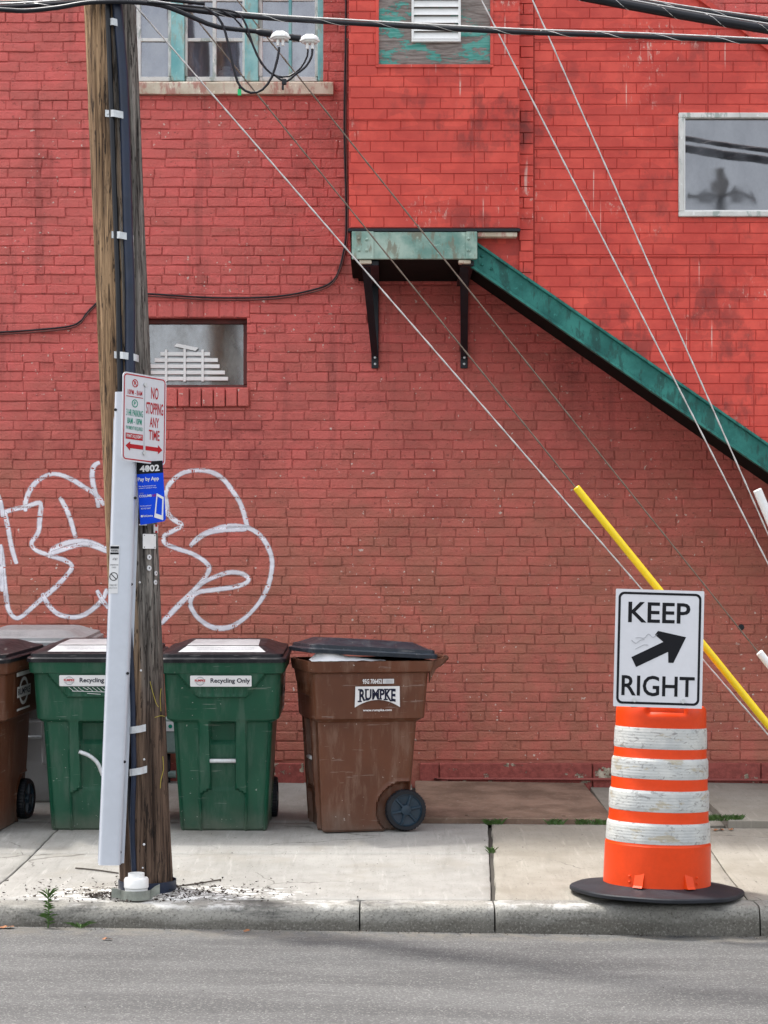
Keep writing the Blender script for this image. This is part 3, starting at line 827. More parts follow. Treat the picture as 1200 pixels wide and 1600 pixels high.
for xa, ya in ((780, 440), (867, 418), (951, 440)):
    a, b = sp(xa - 6, 590), sp(xa + 6, ya); MB().box((a.x, yf + .000, a.z), (b.x, yf + .005, b.z), .0015).build('slat', M['slat_white'], w2)
mb = MB(); q = [sp(818, 425), sp(830, 412), sp(932, 432), sp(918, 447)]; mb.extrude([(p.x, yf - .003, p.z) for p in q], (0, .003, 0)); mb.build('slat', M['slat_white'], w2)
for (pa, pb, ya, yb, n) in ((222, 391, 471, 496, 7), (222, 390, 607, 636, 9)):
    xa = P(pa, 0, YW).x; xb = P(pb, 0, YW).x; za = P(0, yb, YW).z; zb = P(0, ya, YW).z
    for i in range(n):
        a = lerp(xa, xb, i / n) + .004; b = lerp(xa, xb, (i + 1) / n) - .004
        mb = MB(); s_ = (n == 9)
        mb.box((a, YW - (.03 if s_ else .001) + random.uniform(-.002, .002), za + random.uniform(0, .003)), (b, YW + .07, zb - random.uniform(0, .003)), .005)
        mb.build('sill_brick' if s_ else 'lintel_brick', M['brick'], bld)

# ------------------------------------------------------------------ enclosed outside staircase
ste = empty('stair_enclosure', P(680, 405, 12.5), 'overhanging enclosed staircase clad in embossed red brick pattern sheets on a green girder', 'staircase')
DL, DS = 12.47, 12.56                                   # landing front, stair wall front
def clip(poly, a, b, c):
    """keep a*x+b*z+c>=0"""
    out = []
    for i in range(len(poly)):
        p, q = poly[i], poly[(i+1) % len(poly)]; dp = a*p[0]+b*p[1]+c; dq = a*q[0]+b*q[1]+c
        if dp >= 0: out.append(p)
        if (dp >= 0) != (dq >= 0): t = dp/(dp-dq); out.append((lerp(p[0], q[0], t), lerp(p[1], q[1], t)))
    return out
def halfplane(p, q):                                     # left of p->q stays
    dx, dz = q[0]-p[0], q[1]-p[1]; return (-dz, dx, dz*p[0]-dx*p[1])
SC, SB = .0703, .2175
def siding_panel(rect, D, planes=(), hole=None, seed=0, name='siding_panel', z_ref=0.):
    rnd = random.Random(seed); mb = MB(); back = MB(); x0, z0, x1, z1 = rect; t = .007; gap = .0018
    rows = []
    k0 = math.floor((z0 - z_ref) / SC + .01); z = z_ref + k0 * SC
    r = k0
    any_ = False
    while z < z1 - .004:
        off_ = ((r % 2) * .5) * SB + (r % 3) * .02
        i0 = math.floor((x0 - off_) / SB)
        x = i0 * SB + off_
        while x < x1:
            a, b, c, d = max(x, x0) + gap, max(z, z0) + gap, min(x + SB, x1) - gap, min(z + SC, z1) - gap
            if c - a > .008 and d - b > .008:
                for rc in minus([(a, b, c, d)], [hole] if hole else []):
                    poly = [(rc[0], rc[1]), (rc[2], rc[1]), (rc[2], rc[3]), (rc[0], rc[3])]
                    for pl in planes:
                        poly = clip(poly, *pl)
                        if len(poly) < 3: break
                    if len(poly) < 3: continue
                    cx = sum(p[0] for p in poly)/len(poly); cz = sum(p[1] for p in poly)/len(poly); e = .0022; dy = rnd.uniform(-.0006, .0006)
                    ins = [(p[0] + e * (1 if cx > p[0] else -1), p[1] + e * (1 if cz > p[1] else -1)) for p in poly]
                    i = len(mb.v); n = len(poly)
                    mb.v += [(p[0], D + .004, p[1]) for p in poly] + [(p[0], D + dy, p[1]) for p in ins]
                    mb.f.append(tuple(range(i + n, i + 2*n)))
                    for k in range(n): mb.f.append((i+k, i+(k+1) % n, i+n+(k+1) % n, i+n+k))
                    any_ = True
            x += SB
        z += SC; r += 1
    if not any_: return None
    o = mb.build(name, M['siding'], ste)
    return o
def backing(polys, D, t=.02):
    mb = MB()
    for poly in polys: mb.extrude([(x, D + .004, z) for x, z in poly], (0, t, 0))
    return mb.build('backing_board', M['siding_back'], ste)
# landing box front
LX0, LX1 = P(545, 0, DL).x, P(812, 0, DL).x
LZ0 = P(0, 356, DL).z; LZT = 6.6
seam = P(0, 188, DL).z
PLY = (P(590, 0, DL).x, P(0, 103, DL).z, P(768, 0, DL).x, 6.2)
LXM = P(741, 0, DL).x
sd = 0
for (za, zb) in ((LZ0, seam), (seam, seam + .705), (seam + .705, LZT)):
    for (xa, xb) in ((LX0, LXM), (LXM, LX1)):
        sd += 1; siding_panel((xa, za + .001, xb, zb - .001), DL, hole=PLY if zb > PLY[1] else None, seed=sd, z_ref=LZ0)
backing([[(r[0], r[1]), (r[2], r[1]), (r[2], r[3]), (r[0], r[3])] for r in minus([(LX0, LZ0, LX1, LZT)], [PLY])], DL)
mb = MB()
for x in (LX0 + .001, LX1 - .021): mb.box((x, DL + .03, LZ0), (x + .02, YW - .02, LZT))
mb.box((LX0, DL + .03, LZT), (LX1, YW - .02, LZT + .05)); mb.build('side_board', M['siding'], ste)
# seams: thin ragged cover strips at sheet laps
for zz in (seam,):
    MB().box((LX0, DL - .004, zz - .002), (LX1, DL + .002, zz + .002), .001).build('lap_strip', M['siding'], ste)
# plywood infill with louvre vent
mb = MB(); mb.box((PLY[0], DL + .012, PLY[1]), (PLY[2], DL + .03, PLY[3])); ply = mb.build('plywood_panel', M['plywood'], ste)
for (a, b, c, d) in ((PLY[0] - .012, PLY[1] - .012, PLY[2] + .012, PLY[1] + .008), (PLY[0] - .012, PLY[1] + .009, PLY[0] + .008, PLY[3]), (PLY[2] - .008, PLY[1] + .009, PLY[2] + .012, PLY[3])):
    MB().box((a, DL - .010, b), (c, DL + .011, d), .002).build('trim', M['siding'], ply)
va = P(643, 66, DL); vb = P(720, -75, DL); vf = MB(); t = .016
for (a, b, c, d) in ((va.x, va.z, vb.x, va.z + t), (va.x, va.z + t, va.x + t, vb.z), (vb.x - t, va.z + t, vb.x, vb.z)):
    vf.box((a, DL - .014, b), (c, DL + .012, d), .003)
vent = vf.build('louvre_vent', M['white_plastic'], ply)
z = va.z + t + .004
while z < vb.z - .05:
    mb = MB(); mb.extrude([(va.x + t, DL - .012, z), (va.x + t, DL - .008, z - .002), (va.x + t, DL + .010, z + .043), (va.x + t, DL + .006, z + .045)], (vb.x - va.x - 2*t, 0, 0)); mb.build('louvre', M['white_plastic'], vent); z += .052
# stair wall
def SPt(px, py): p = P(px, py, DS); return (p.x, p.z)
sA, sB_ = SPt(745, 379), SPt(1200, 693)                  # top edge of stringer
slope = (sB_[1] - sA[1]) / (sB_[0] - sA[0])
ext = 4.6
sE = (ext, sA[1] + slope * (ext - sA[0]))
rA = SPt(1090, 0); rslope = (SPt(1200, 80)[1] - rA[1]) / (SPt(1200, 80)[0] - rA[0])
rT = (rA[0] - .9, rA[1] - rslope * .9); rE = (ext, rA[1] + rslope * (ext - rA[0]))
up_of = halfplane(sA, sE); below = halfplane(rE, rT)
WH = (P(1060, 0, DS).x, P(0, 339, DS).z, P(1060, 0, DS).x + .86, P(0, 177, DS).z)
sx0 = P(834, 0, DS).x; SZ = [P(0, y, DS).z for y in (734, 566, 402, 233, 65, -103)] + [6.6]
sxs = [sx0, P(1178, 0, DS).x, P(1178, 0, DS).x + 1.2, ext]
for i in range(len(SZ) - 1):
    sh = [0, -.42, .12, -.30, -.05, -.3][i]
    xs_ = [sx0, sxs[1] + sh, sxs[2] + sh, ext]
    for j in range(3):
        sd += 1; siding_panel((xs_[j] + .001, SZ[i] + .0015, xs_[j+1] - .001, SZ[i+1] - .0015), DS, (up_of, below), WH, sd, z_ref=SZ[1])
siding_panel((P(745, 0, DS).x, LZ0 - .5, sx0 - .01, LZ0 - .0), DS + .004, (up_of,), None, 77, z_ref=SZ[1])
strip = [siding_panel((P(812, 0, DS).x - .006, SZ[0], sx0 - .003, LZT), DS - .022, (up_of,), None, 99, 'corner_strip', SZ[1] + .02)]
polys = []
for r in minus([(P(745, 0, DS).x, SZ[0] - 1.2, ext, LZT)], [WH]):
    poly = [(r[0], r[1]), (r[2], r[1]), (r[2], r[3]), (r[0], r[3])]
    for pl in (up_of, below):
        if len(poly) >= 3: poly = clip(poly, *pl)
    if len(poly) >= 3: polys.append(poly)
backing(polys, DS)
for i in range(1, len(SZ) - 1):
    a = max(sx0, sA[0] + (SZ[i] - sA[1]) / slope); b = min(ext, rA[0] + (SZ[i] - rA[1]) / rslope)
    for r in (minus([(a, SZ[i] - .002, b, SZ[i] + .002)], [WH]) if b > a else []): MB().box((r[0], DS - .004, r[1]), (r[2], DS + .002, r[3]), .001).build('lap_strip', M['siding'], ste)
# sloping roof edge and roof deck
mb = MB(); d = Vector((1, 0, rslope)).normalized(); nrm = Vector((-d.z, 0, d.x))
A_ = Vector((rT[0], DS - .03, rT[1])); B_ = Vector((rE[0], DS - .03, rE[1]))
mb.extrude([A_ - nrm * .002, B_ - nrm * .002, B_ + nrm * .03, A_ + nrm * .03], (0, YW - DS - .01, 0)); mb.build('roof', M['siding'], ste)
# girder
GZ1, GZ0 = P(0, 363, DL).z, P(0, 405, DL).z; GX0, GX1 = P(550, 0, DL).x, P(745, 0, DL).x
gb = MB(); gb.box((GX0, DL - .012, GZ0), (GX1, DL + .02, GZ1), .003)
gird = gb.build('girder', M['patina'], ste)
MB().box((GX0 - .001, DL - .022, GZ0 - .002), (P(584, 0, DL).x, DL - .0125, GZ1 + .002), .003).build('end_plate', M['patina'], gird)
MB().box((P(728, 0, DL).x, DL - .022, GZ0 - .001), (GX1 + .002, DL - .0125, GZ1 + .001), .003).build('end_plate', M['patina'], gird)
for (px, py) in ((561, 373), (561, 391), (732, 373), (732, 391), (573, 374), (573, 391)):
    p = P(px, py, DL - .022); MB().lathe([(.011, 0), (.010, -.005), (.006, -.009), (0.001, -.010)], 12, p, axis='y').build('rivet', M['patina'], gird, smooth=True)
# floor edge of landing, joist stubs, soffits
MB().box((LX0 - .008, DL - .014, P(0, 362, DL).z), (LX1 + .004, DL + .05, P(0, 357.5, DL).z), .002).build('floor_edge', M['dark_steel'], ste)
a = P(746, 370, DL); b = P(808, 362.5, DL); MB().box((a.x, DL + .0, a.z), (b.x, DL + .06, b.z), .004).build('joist_end', M['sill'], ste)
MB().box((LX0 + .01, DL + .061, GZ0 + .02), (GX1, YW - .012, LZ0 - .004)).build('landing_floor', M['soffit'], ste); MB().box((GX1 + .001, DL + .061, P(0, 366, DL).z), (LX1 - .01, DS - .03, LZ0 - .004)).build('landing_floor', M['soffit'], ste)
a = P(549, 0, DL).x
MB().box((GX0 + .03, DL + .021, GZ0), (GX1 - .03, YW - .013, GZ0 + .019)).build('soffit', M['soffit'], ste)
# stringer: a channel following the slope
d = Vector((sE[0]-sA[0], 0, sE[1]-sA[1])).normalized(); nrm = Vector((-d.z, 0, d.x)); hgt = P(0, 0, DS).z - P(0, 45, DS).z
vt = hgt * d.x
A_ = Vector((sA[0] + .0, 0, sA[1])); B_ = Vector((sE[0], 0, sE[1]))
prof = [(-.022, .0), (-.022, -.014), (.004, -.020), (.004, -vt + .020), (-.022, -vt + .014), (-.022, -vt), (.03, -vt), (.03, .0)]
mb = MB(); mb.loft([[p + nrm * h + Vector((0, DS + y, 0)) for y, h in prof] for p in (A_, B_)])
strg = mb.build('stringer', M['stringer'], ste)
for (px, py) in ((753, 400), (753, 413), (768, 420)):
    p = P(px, py, DS); MB().lathe([(.011, 0), (.010, -.005), (.005, -.010)], 10, p, axis='y').build('rivet', M['stringer'], strg, smooth=True)
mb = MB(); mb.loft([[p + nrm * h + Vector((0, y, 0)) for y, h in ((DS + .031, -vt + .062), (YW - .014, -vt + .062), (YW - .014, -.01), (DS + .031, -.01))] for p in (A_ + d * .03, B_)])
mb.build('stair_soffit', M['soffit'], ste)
# brackets
def bracket(px_front, px_wall, thick=.030):
    a = P(px_front, 0, DL); xf = a.x; xw = (px_wall - 600) * YW / FPX; zb = P(0, 576, YW).z
    mb = MB(); yT = DL + .06; t = thick
    top = Vector((xf, yT, GZ0 - .005)); bot = Vector((xw, YW - .04, zb + .07))
    mb.loft([[top + Vector((x, y, 0)) for x, y in ((-t, -.01), (t, -.01), (t, .02), (-t, .02))], [bot + Vector((x, y, 0)) for x, y in ((-t*.8, -.02), (t*.8, -.02), (t*.8, .01), (-t*.8, .01))]])
    o = mb.build('bracket', M['dark_steel'], ste)
    MB().box((xw - t * .9, YW - .022, zb), (xw + t * .9, YW - .006, GZ0 - .02), .003).build('wall_plate', M['dark_steel'], o)
    MB().box((xf - t * .3 - .01, DL + .03, GZ0 - .036), (xw + t, YW - .023, GZ0 - .004), .003).build('bearer', M['dark_steel'], o)
    MB().box((xf - t - .012, DL + .0, GZ0 - .028), (xf + t + .012, DL + .055, GZ0 - .003), .005).build('cap', M['sill'], o)
    for dz in (.03, .07):
        MB().lathe([(.009, 0), (.008, -.006), (.004, -.008)], 8, (xw, YW - .062 if dz > .05 else YW - .022, zb + dz), axis='y').build('bolt', M['strap'], o)
bracket(571, 586, .028); bracket(726, 725, .028)
# stair window
x0, z0, x1, z1 = WH; f = .034; wf = MB()
for (a, b, c, d_) in ((x0, z0, x1, z0 + f), (x0, z1 - f, x1, z1), (x0, z0 + f, x0 + f, z1 - f), (x1 - f, z0 + f, x1, z1 - f)):
    wf.box((a, DS - .022, b), (c, DS + .03, d_), .004)
w3 = wf.build('window', M['white_trim'], ste); tag(w3, 'stair window in a peeling white frame reflecting wires')
MB().quad((x0 + f - .002, DS + .012, z0 + f), (x1 - f, DS + .012, z0 + f), (x1 - f, DS + .016, z1 - f), (x0 + f - .002, DS + .016, z1 - f)).build('pane', M['glass_mirror'], w3)
t = .009
for (a, b, c, d_) in ((x0 + f, z0 + f, x1 - f, z0 + f + t), (x0 + f, z0 + f + t, x0 + f + t, z1 - f)):
    MB().box((a, DS - .014, b), (c, DS + .010, d_), .002).build('bead', M['slat_white'], w3)
MB().box((x0 - .1, DS + .3, z0 - .1), (x1 + .1, DS + .32, z1 + .1)).build('inner_wall', M['interior'], ste)

# cable stapled to the wall
wc = [P(541, -40, YW - .02), P(540, 60, YW - .02), P(538, 200, YW - .02), P(541, 340, YW - .018), P(537, 392, YW - .02), P(521, 438, YW - .02), P(480, 455, YW - .02), P(420, 464, YW - .02), P(330, 465, YW - .02), P(225, 459, YW - .02), P(170, 462, YW - .02), P(140, 484, YW - .02), P(118, 507, YW - .02), P(60, 515, YW - .02), P(0, 519, YW - .02), P(-60, 523, YW - .02)]
wr = empty('wall_cable', wc[7], 'thin dark cable sagging across the red wall and up beside the stair landing', 'cable')
MB().tube(smooth_path(wc, .04), .0065, 6).build('strand', M['cable'], wr, smooth=True)
MB().tube(smooth_path([p + Vector((.012 if p.z > 4 else 0, -.004, -.016 if p.z < 4 else 0)) for p in wc[1:]], .04), .0055, 6).build('strand', M['red_frame'], wr, smooth=True)

# ------------------------------------------------------------------ graffiti
def z7(pts): return [(x / 2.667, 700 + y / 2.667) for x, y in pts]
GL = [[(40,800),(41,780),(53,757),(73,743),(90,741),(110,748),(133,762),(150,773),(164,790)],
      [(157,722),(147,728),(144,743),(147,763),(152,780),(154,794)],
      z7([(10,270),(60,255),(110,245),(168,230),(166,290),(160,350),(132,395),(150,425),(205,447),(270,468),(300,495),(270,540),(220,590),(150,650),(90,702),(60,706),(35,670),(24,600),(15,520),(8,450),(0,400)]),
      z7([(20,265),(35,340),(50,420),(70,485)]), z7([(248,203),(280,262),(300,320),(316,376)]),
      z7([(200,460),(215,428),(260,402),(320,388),(380,393),(450,425)]),
      z7([(212,440),(250,428),(305,410),(365,402),(450,432)]),
      z7([(175,603),(200,650),(240,690),(300,705),(350,695),(400,660),(430,625),(448,585)]), z7([(403,590),(425,630),(455,670)]),
      z7([(-14,180),(5,235),(12,290)]), z7([(2,400),(4,500),(10,600)])]
GR = [z7([(698,285),(688,225),(692,180),(715,140),(760,105),(820,93),(880,100),(930,130),(970,180),(1005,240),(1032,330)]),
      z7([(692,200),(698,265),(720,295),(757,322),(722,345),(684,368),(690,398),(740,420),(800,440),(850,470),(872,502),(850,545),(800,600),(740,660),(668,735)]),
      z7([(790,412),(830,370),(880,345),(950,325),(1030,332),(1085,365),(1120,420),(1134,480),(1122,560),(1090,630),(1030,700),(960,745),(890,748),(830,712),(795,660),(800,622),(830,600),(900,590),(970,580),(1020,565),(1036,545),(1012,525),(960,518),(900,535),(840,565),(800,602)]),
      z7([(795,405),(850,362),(920,343),(1030,338)])]
def spray(parent, pts, seed, wid=5.2):
    path = smooth_path([(*WP(px, py), 0) for px, py in pts], .012); n = len(path); NA = 8; mb = MB(); fade = []
    rows = []
    for k, p in enumerate(path):
        a = path[max(0, k-2)]; b = path[min(n-1, k+2)]; d = (b - a); d = d.normalized() if d.length > 0 else Vector((1,0,0)); t = Vector((-d.y, d.x, 0))
        wd = (wid + 1.2 * mnoise.noise(Vector((k * .05, seed, 0)))) / 224 * (.75 + .25 * min(1, k / 4, (n-1-k) / 4 + .3))
        for j in range(NA + 1):
            q = p + t * (j / NA - .5) * 2 * wd
            hit = bvh.ray_cast(Vector((q.x, YW - .3, q.y)), Vector((0, 1, 0)))
            y = hit[0].y if hit[0] is not None else YW
            mb.v.append((q.x, y - .0012 - .0001 * seed, q.y)); e = 1 - abs(j / NA - .5) * 2; fade.append(e * (1 if 0 < k < n-1 else 0))
    for k in range(n - 1):
        for j in range(NA): a = k*(NA+1)+j; mb.f.append((a, a+1, a+NA+2, a+NA+1))
    o = mb.build('paint_stroke', M['spray'], parent, smooth=True)
    at = o.data.attributes.new('fade', 'FLOAT', 'POINT'); at.data.foreach_set('value', fade)
gl = empty('graffiti', P(90, 960, YW), 'white spray painted graffiti letters on the wall left of the utility pole', 'graffiti')
gr = empty('graffiti', P(340, 970, YW), 'white spray painted looping letter on the wall just right of the utility pole', 'graffiti')
for i, s_ in enumerate(GL): spray(gl, s_, i)
for i, s_ in enumerate(GR): spray(gr, s_, i + 4)

# ------------------------------------------------------------------ utility pole
DP = 10.1
def pole_c(z): return Vector((P(229, 0, DP).x - .0418 * (z - .157), DP, z))
pole = empty('utility_pole', pole_c(.14), 'leaning weathered wooden utility pole with strapped dark cables and grey cable guard', 'utility pole')
PR = .135
mb = MB(); rings = []; NS, NZ = 110, 230
for k in range(NZ + 1):
    z = lerp(-.1, 11.4, (k / NZ) ** 1.35); c = pole_c(z); r0 = PR if z < 5 else lerp(PR, .105, (z - 5) / 6.4)
    if z < .4: r0 += .006 * (.4 - z) / .4
    ring = []
    for j in range(NS):
        t = 2 * math.pi * j / NS
        u = Vector((math.cos(t) * 2.3, math.sin(t) * 2.3, z * .16))
        q = mnoise.noise(u * 2.2) * .004
        w_ = mnoise.noise(Vector((math.cos(t) * 9, math.sin(t) * 9, z * .35 + 7)))
        q -= .011 * max(0, 1 - abs(w_) / .09) * (mnoise.noise(Vector((t, z * .7, 3))) > -.1)
        q += mnoise.noise(Vector((math.cos(t) * 30, math.sin(t) * 30, z * 2.5))) * .0018
        ring.append(c + Vector((math.cos(t) * (r0 + q), math.sin(t) * (r0 + q), 0)))
    rings.append(ring)
mb.loft(rings); mb.build('pole_shaft', M['pole'], pole, smooth=True)
def on_pole(px, py, lift=0.):
    """a point on the camera side of the shaft behind picture position px, py"""
    z = CAMZ - (py - HOR) * DP / FPX; c = pole_c(z); x = (px - 600) * 9.99 / FPX
    dx = clamp((x - c.x) / PR, -.985, .985)
    return Vector((c.x + dx * (PR + lift), DP - math.sqrt(1 - dx * dx) * (PR + lift), z))
MB().tube(smooth_path([on_pole(x, y, .012) for x, y in ((168, -60), (171, 60), (176, 188), (180, 300), (183, 375), (186, 460), (188, 560), (190, 640))], .05), .014, 8).build('riser_cable', M['cable'], pole, smooth=True)
MB().tube(smooth_path([on_pole(x, y, .018) for x, y in ((176, -60), (184, 40), (190, 120), (193, 188), (196, 280), (199, 375), (202, 460), (203, 560), (204, 640))], .05), .026, 12).build('riser_cable', M['cable_blue'], pole, smooth=True)
MB().tube(smooth_path([on_pole(x, y, .010) for x, y in ((181, 352), (182, 375), (187, 470), (190, 560), (192, 640))], .05), .010, 8).build('riser_cable', M['cable_blue'], pole, smooth=True)
MB().tube(smooth_path([on_pole(x, y, .012) for x, y in ((204, 980), (208, 1060), (210, 1140), (211, 1200), (209, 1290), (212, 1360))], .04), .014, 8).build('riser_cable', M['cable_blue'], pole, smooth=True)
MB().tube(smooth_path([on_pole(x, y, .008) for x, y in ((200, 980), (202, 1100), (203, 1230), (207, 1300), (213, 1362))], .04), .010, 8).build('riser_cable', M['cable'], pole, smooth=True)
def clamp_strap(x0, x1, py, dy=6, hump=.032):
    n = 10; mb = MB(); ro, ri = [], []
    for k in range(n + 1):
        t = k / n; px = lerp(x0, x1, t); h = .006 + hump * ss(.15, .4, t) * (1 - ss(.82, 1., t) * .6)
        a = on_pole(px, py + dy * t, h); ro.append(a)
    w_ = .018
    mb.grid(lambda u, v: ro[int(round(u * n))] + Vector((0, -.002, (v - .5) * 2 * w_)), n, 1)
    i = len(mb.v)
    o = mb.build('cable_clamp', M['strap'], pole)
    so = o.modifiers.new('thickness', 'SOLIDIFY'); so.thickness = .004
    p = on_pole(lerp(x0, x1, .12), py + 1, .008); MB().lathe([(.006, 0), (.005, -.005)], 8, p, axis='y').build('screw', M['steel'], o)
for (a, b, y) in ((167, 191, 46), (166, 198, 187), (176, 206, 374), (180, 214, 559)): clamp_strap(a, b, y)
clamp_strap(228, 205, 1134, 4, .02); clamp_strap(230, 206, 1198, 5, .02)
# grey U-shaped guard, loose at its foot
def guard_ring(cx, cy, w_, d_, z, n=6):
    out = []; r = .022
    pts = [(-w_ - .012, d_), (-w_ - .012, d_ - .004), (-w_ - .001, d_ - .006)]
    for k in range(n + 1): t = R(180 + 90 * k / n); pts.append((-w_ + r + r * math.cos(t), r + r * math.sin(t)))
    for k in range(n + 1): t = R(270 + 90 * k / n); pts.append((w_ - r + r * math.cos(t), r + r * math.sin(t)))
    pts += [(w_ + .001, d_ - .006), (w_ + .012, d_ - .004), (w_ + .012, d_)]
    inn = [(x * .94, min(y + .004, d_)) for x, y in pts[::-1]]
    return [Vector((cx + x, cy + y, z)) for x, y in pts + inn]
gt = P(197, 612, 9.9); gbm = P(170, 1352, 9.86); rings = []
for k in range(21):
    t = k / 20; c = gt.lerp(gbm, t); c.x += .006 * math.sin(t * 3.1); rings.append(guard_ring(c.x, c.y - (0 if t < .9 else .004 * (t - .9) * 10), lerp(.060, .056, t), .082, c.z))
mb = MB(); mb.loft(rings); gd = mb.build('cable_guard', M['guard'], pole, smooth=35); tag(gd, 'pale grey plastic cable guard hanging askew')
for (px, py) in ((181, 640), (212, 778), (206, 913), (201, 1052), (196, 1190), (189, 1331)):
    p = P(px, py, 9.89); MB().lathe([(.008, 0), (.008, -.003)], 8, (p.x - .003, 9.9 if py < 1000 else 9.88, p.z), axis='y').build('screw_hole', M['cable'], gd)
# warning sticker on the guard
c = gt.lerp(gbm, (890 - 612) / 740); fx = Face((P(177.5, 890, 9.87).x, c.y - .001, c.z), (1, 0, .0), ((gt - gbm).normalized()))
st = MB(); fx.rect(st, -.024, -.125, .024, .125, .001); so = st.build('warning_sticker', M['ink_white'], gd)
kb = MB()
fx.rect(kb, -.022, .105, .022, .118, .0022); fx.rect(kb, -.022, .076, .022, .086, .0022); fx.text(kb, 'WARNING', 0, .0955, w=.040, h=.013, off=.0022, bold=.02)
fx.text(kb, 'AT&T', .004, .052, w=.026, h=.012, off=.0022); fx.text(kb, 'UNDERGROUND', 0, .022, w=.042, h=.007, off=.0022); fx.text(kb, 'CABLE', 0, .009, w=.022, h=.007, off=.0022)
o_, i_ = circ(0, -.038, .022, 24), circ(0, -.038, .018, 24); fx.ring(kb, o_, i_, .0022)
fx.poly(kb, [(-.015, -.026), (-.012, -.023), (.015, -.050), (.012, -.053)], .0024)
fx.text(kb, 'CALL 811', 0, -.082, w=.038, h=.010, off=.0022); fx.text(kb, 'BEFORE YOU DIG', 0, -.097, w=.040, h=.006, off=.0022)
kb.build('print', M['sign_black'], so)
# plates, caps and nails on the shaft
def plate_on(px0, py0, px1, py1, mat, name, lift=.002, t=.003):
    pc = on_pole((px0 + px1) / 2, (py0 + py1) / 2, lift); zc = pc.z; c = pole_c(zc); nrm = Vector((pc.x - c.x, pc.y - c.y, 0)).normalized()
    r = Vector((-nrm.y, nrm.x, 0)); f_ = Face(pc, r, (0, 0, 1)); s_ = 300
    w_ = (px1 - px0) / s_ / 2 / max(.5, r.x); h_ = (py1 - py0) / s_ / 2
    mb = MB(); f_.slab(mb, rrect(-w_, -h_, w_, h_, .004, 2), 0, t)
    return f_, mb.build(name, mat, pole), w_, h_
f_, o, w_, h_ = plate_on(223, 835, 241, 858, M['white_plastic'], 'tag_plate')
nb = MB()
for x, y in ((-.8, .8), (.8, .8), (-.8, -.8), (.8, -.8)): f_.poly(nb, circ(x * w_, y * h_, .003, 8), .0045)
nb.build('nail_head', M['sign_black'], o)
plate_on(217, 820, 229, 822, M['white_plastic'], 'tag_plate'); f_, o, w_, h_ = plate_on(236, 820, 244, 833, M['ink_white'], 'tag_plate')
rb_ = MB(); f_.rect(rb_, -w_ * .5, -h_, w_ * .5, -h_ * .5, .0045); f_.rect(rb_, -w_ * .5, h_ * .5, w_ * .5, h_, .0045); rb_.build('print', M['sign_red'], o)
for (px, py, r) in ((232, 871, .014), (232, 888, .014), (241, 896, .013), (240.5, 910, .013)):
    pc = on_pole(px, py, .001); c = pole_c(pc.z); nrm = Vector((pc.x - c.x, pc.y - c.y, 0)).normalized(); f_ = Face(pc, (-nrm.y, nrm.x, 0), (0, 0, 1))
    mb = MB(); f_.slab(mb, circ(0, 0, r, 14), 0, .004); o = mb.build('cap_nail', M['ink_white'], pole)
    nb = MB(); f_.poly(nb, circ(0, .001, r * .3, 8), .0055); nb.build('nail_head', M['sign_black'], o)
for (px, py, r) in ((219, 910, .006), (221, 1046, .006), (226, 1183, .006), (226, 1314, .007), (224, 1350, .005)):
    p = on_pole(px, py, .0); MB().lathe([(.001, 0.002), (r, 0), (r, -.004), (r * .5, -.008)], 8, p, axis='y').build('nail', M['ink_white'], pole, smooth=True)
ym = MB()
for pth in ([(234, 1063), (238, 1080), (243, 1098), (246, 1103)], [(249, 1075), (248, 1090), (249, 1110)], [(241, 1119), (249, 1117), (255, 1119)], [(252, 1180), (253, 1200), (250, 1215), (249, 1229)]):
    pp = smooth_path([on_pole(x, y, .003) for x, y in pth], .01)
    ym.tube(pp, .0014, 5)
ym.build('paint_mark', M['yellow_mark'], pole)
# foot: dark band, bracket, white pipe collar
pc = pole_c(.15); MB().lathe([(.150, -.055), (.152, -.05), (.152, .01), (.147, .01), (.146, -.05)], 40, (pc.x + .004, pc.y, .185)).build('foot_band', M['cable_blue'], pole, smooth=30)
cc = P(213, 1385, 9.84); zc = zs(cc.x, 9.84)
coll = MB(); coll.lathe([(.058, .0), (.058, .034), (.060, .036), (.063, .040), (.063, .080), (.058, .088), (.042, .09), (.042, .112), (.037, .112), (.036, .09), (.036, .02)], 32, (cc.x, cc.y, zc + .022)).build('pipe_collar', M['white_plastic'], pole, smooth=35)
br_ = [Vector((cc.x + .081 * math.cos(R(a)), cc.y + .075 * math.sin(R(a)), zc + .026)) for a in range(200, 352, 8)]
br_ = [br_[0] + Vector((-.045, -.012, .012)), br_[0] + Vector((-.018, -.004, .008))] + br_ + [br_[-1] + Vector((.02, -.004, .018)), br_[-1] + Vector((.045, .0, .03))]
mb = MB(); mb.grid(lambda u, v: br_[int(round(u * (len(br_) - 1)))] + Vector((0, 0, (v - .5) * .048)), len(br_) - 1, 1)
o = mb.build('loose_bracket', M['bracket'], pole); so = o.modifiers.new('thickness', 'SOLIDIFY'); so.thickness = .006

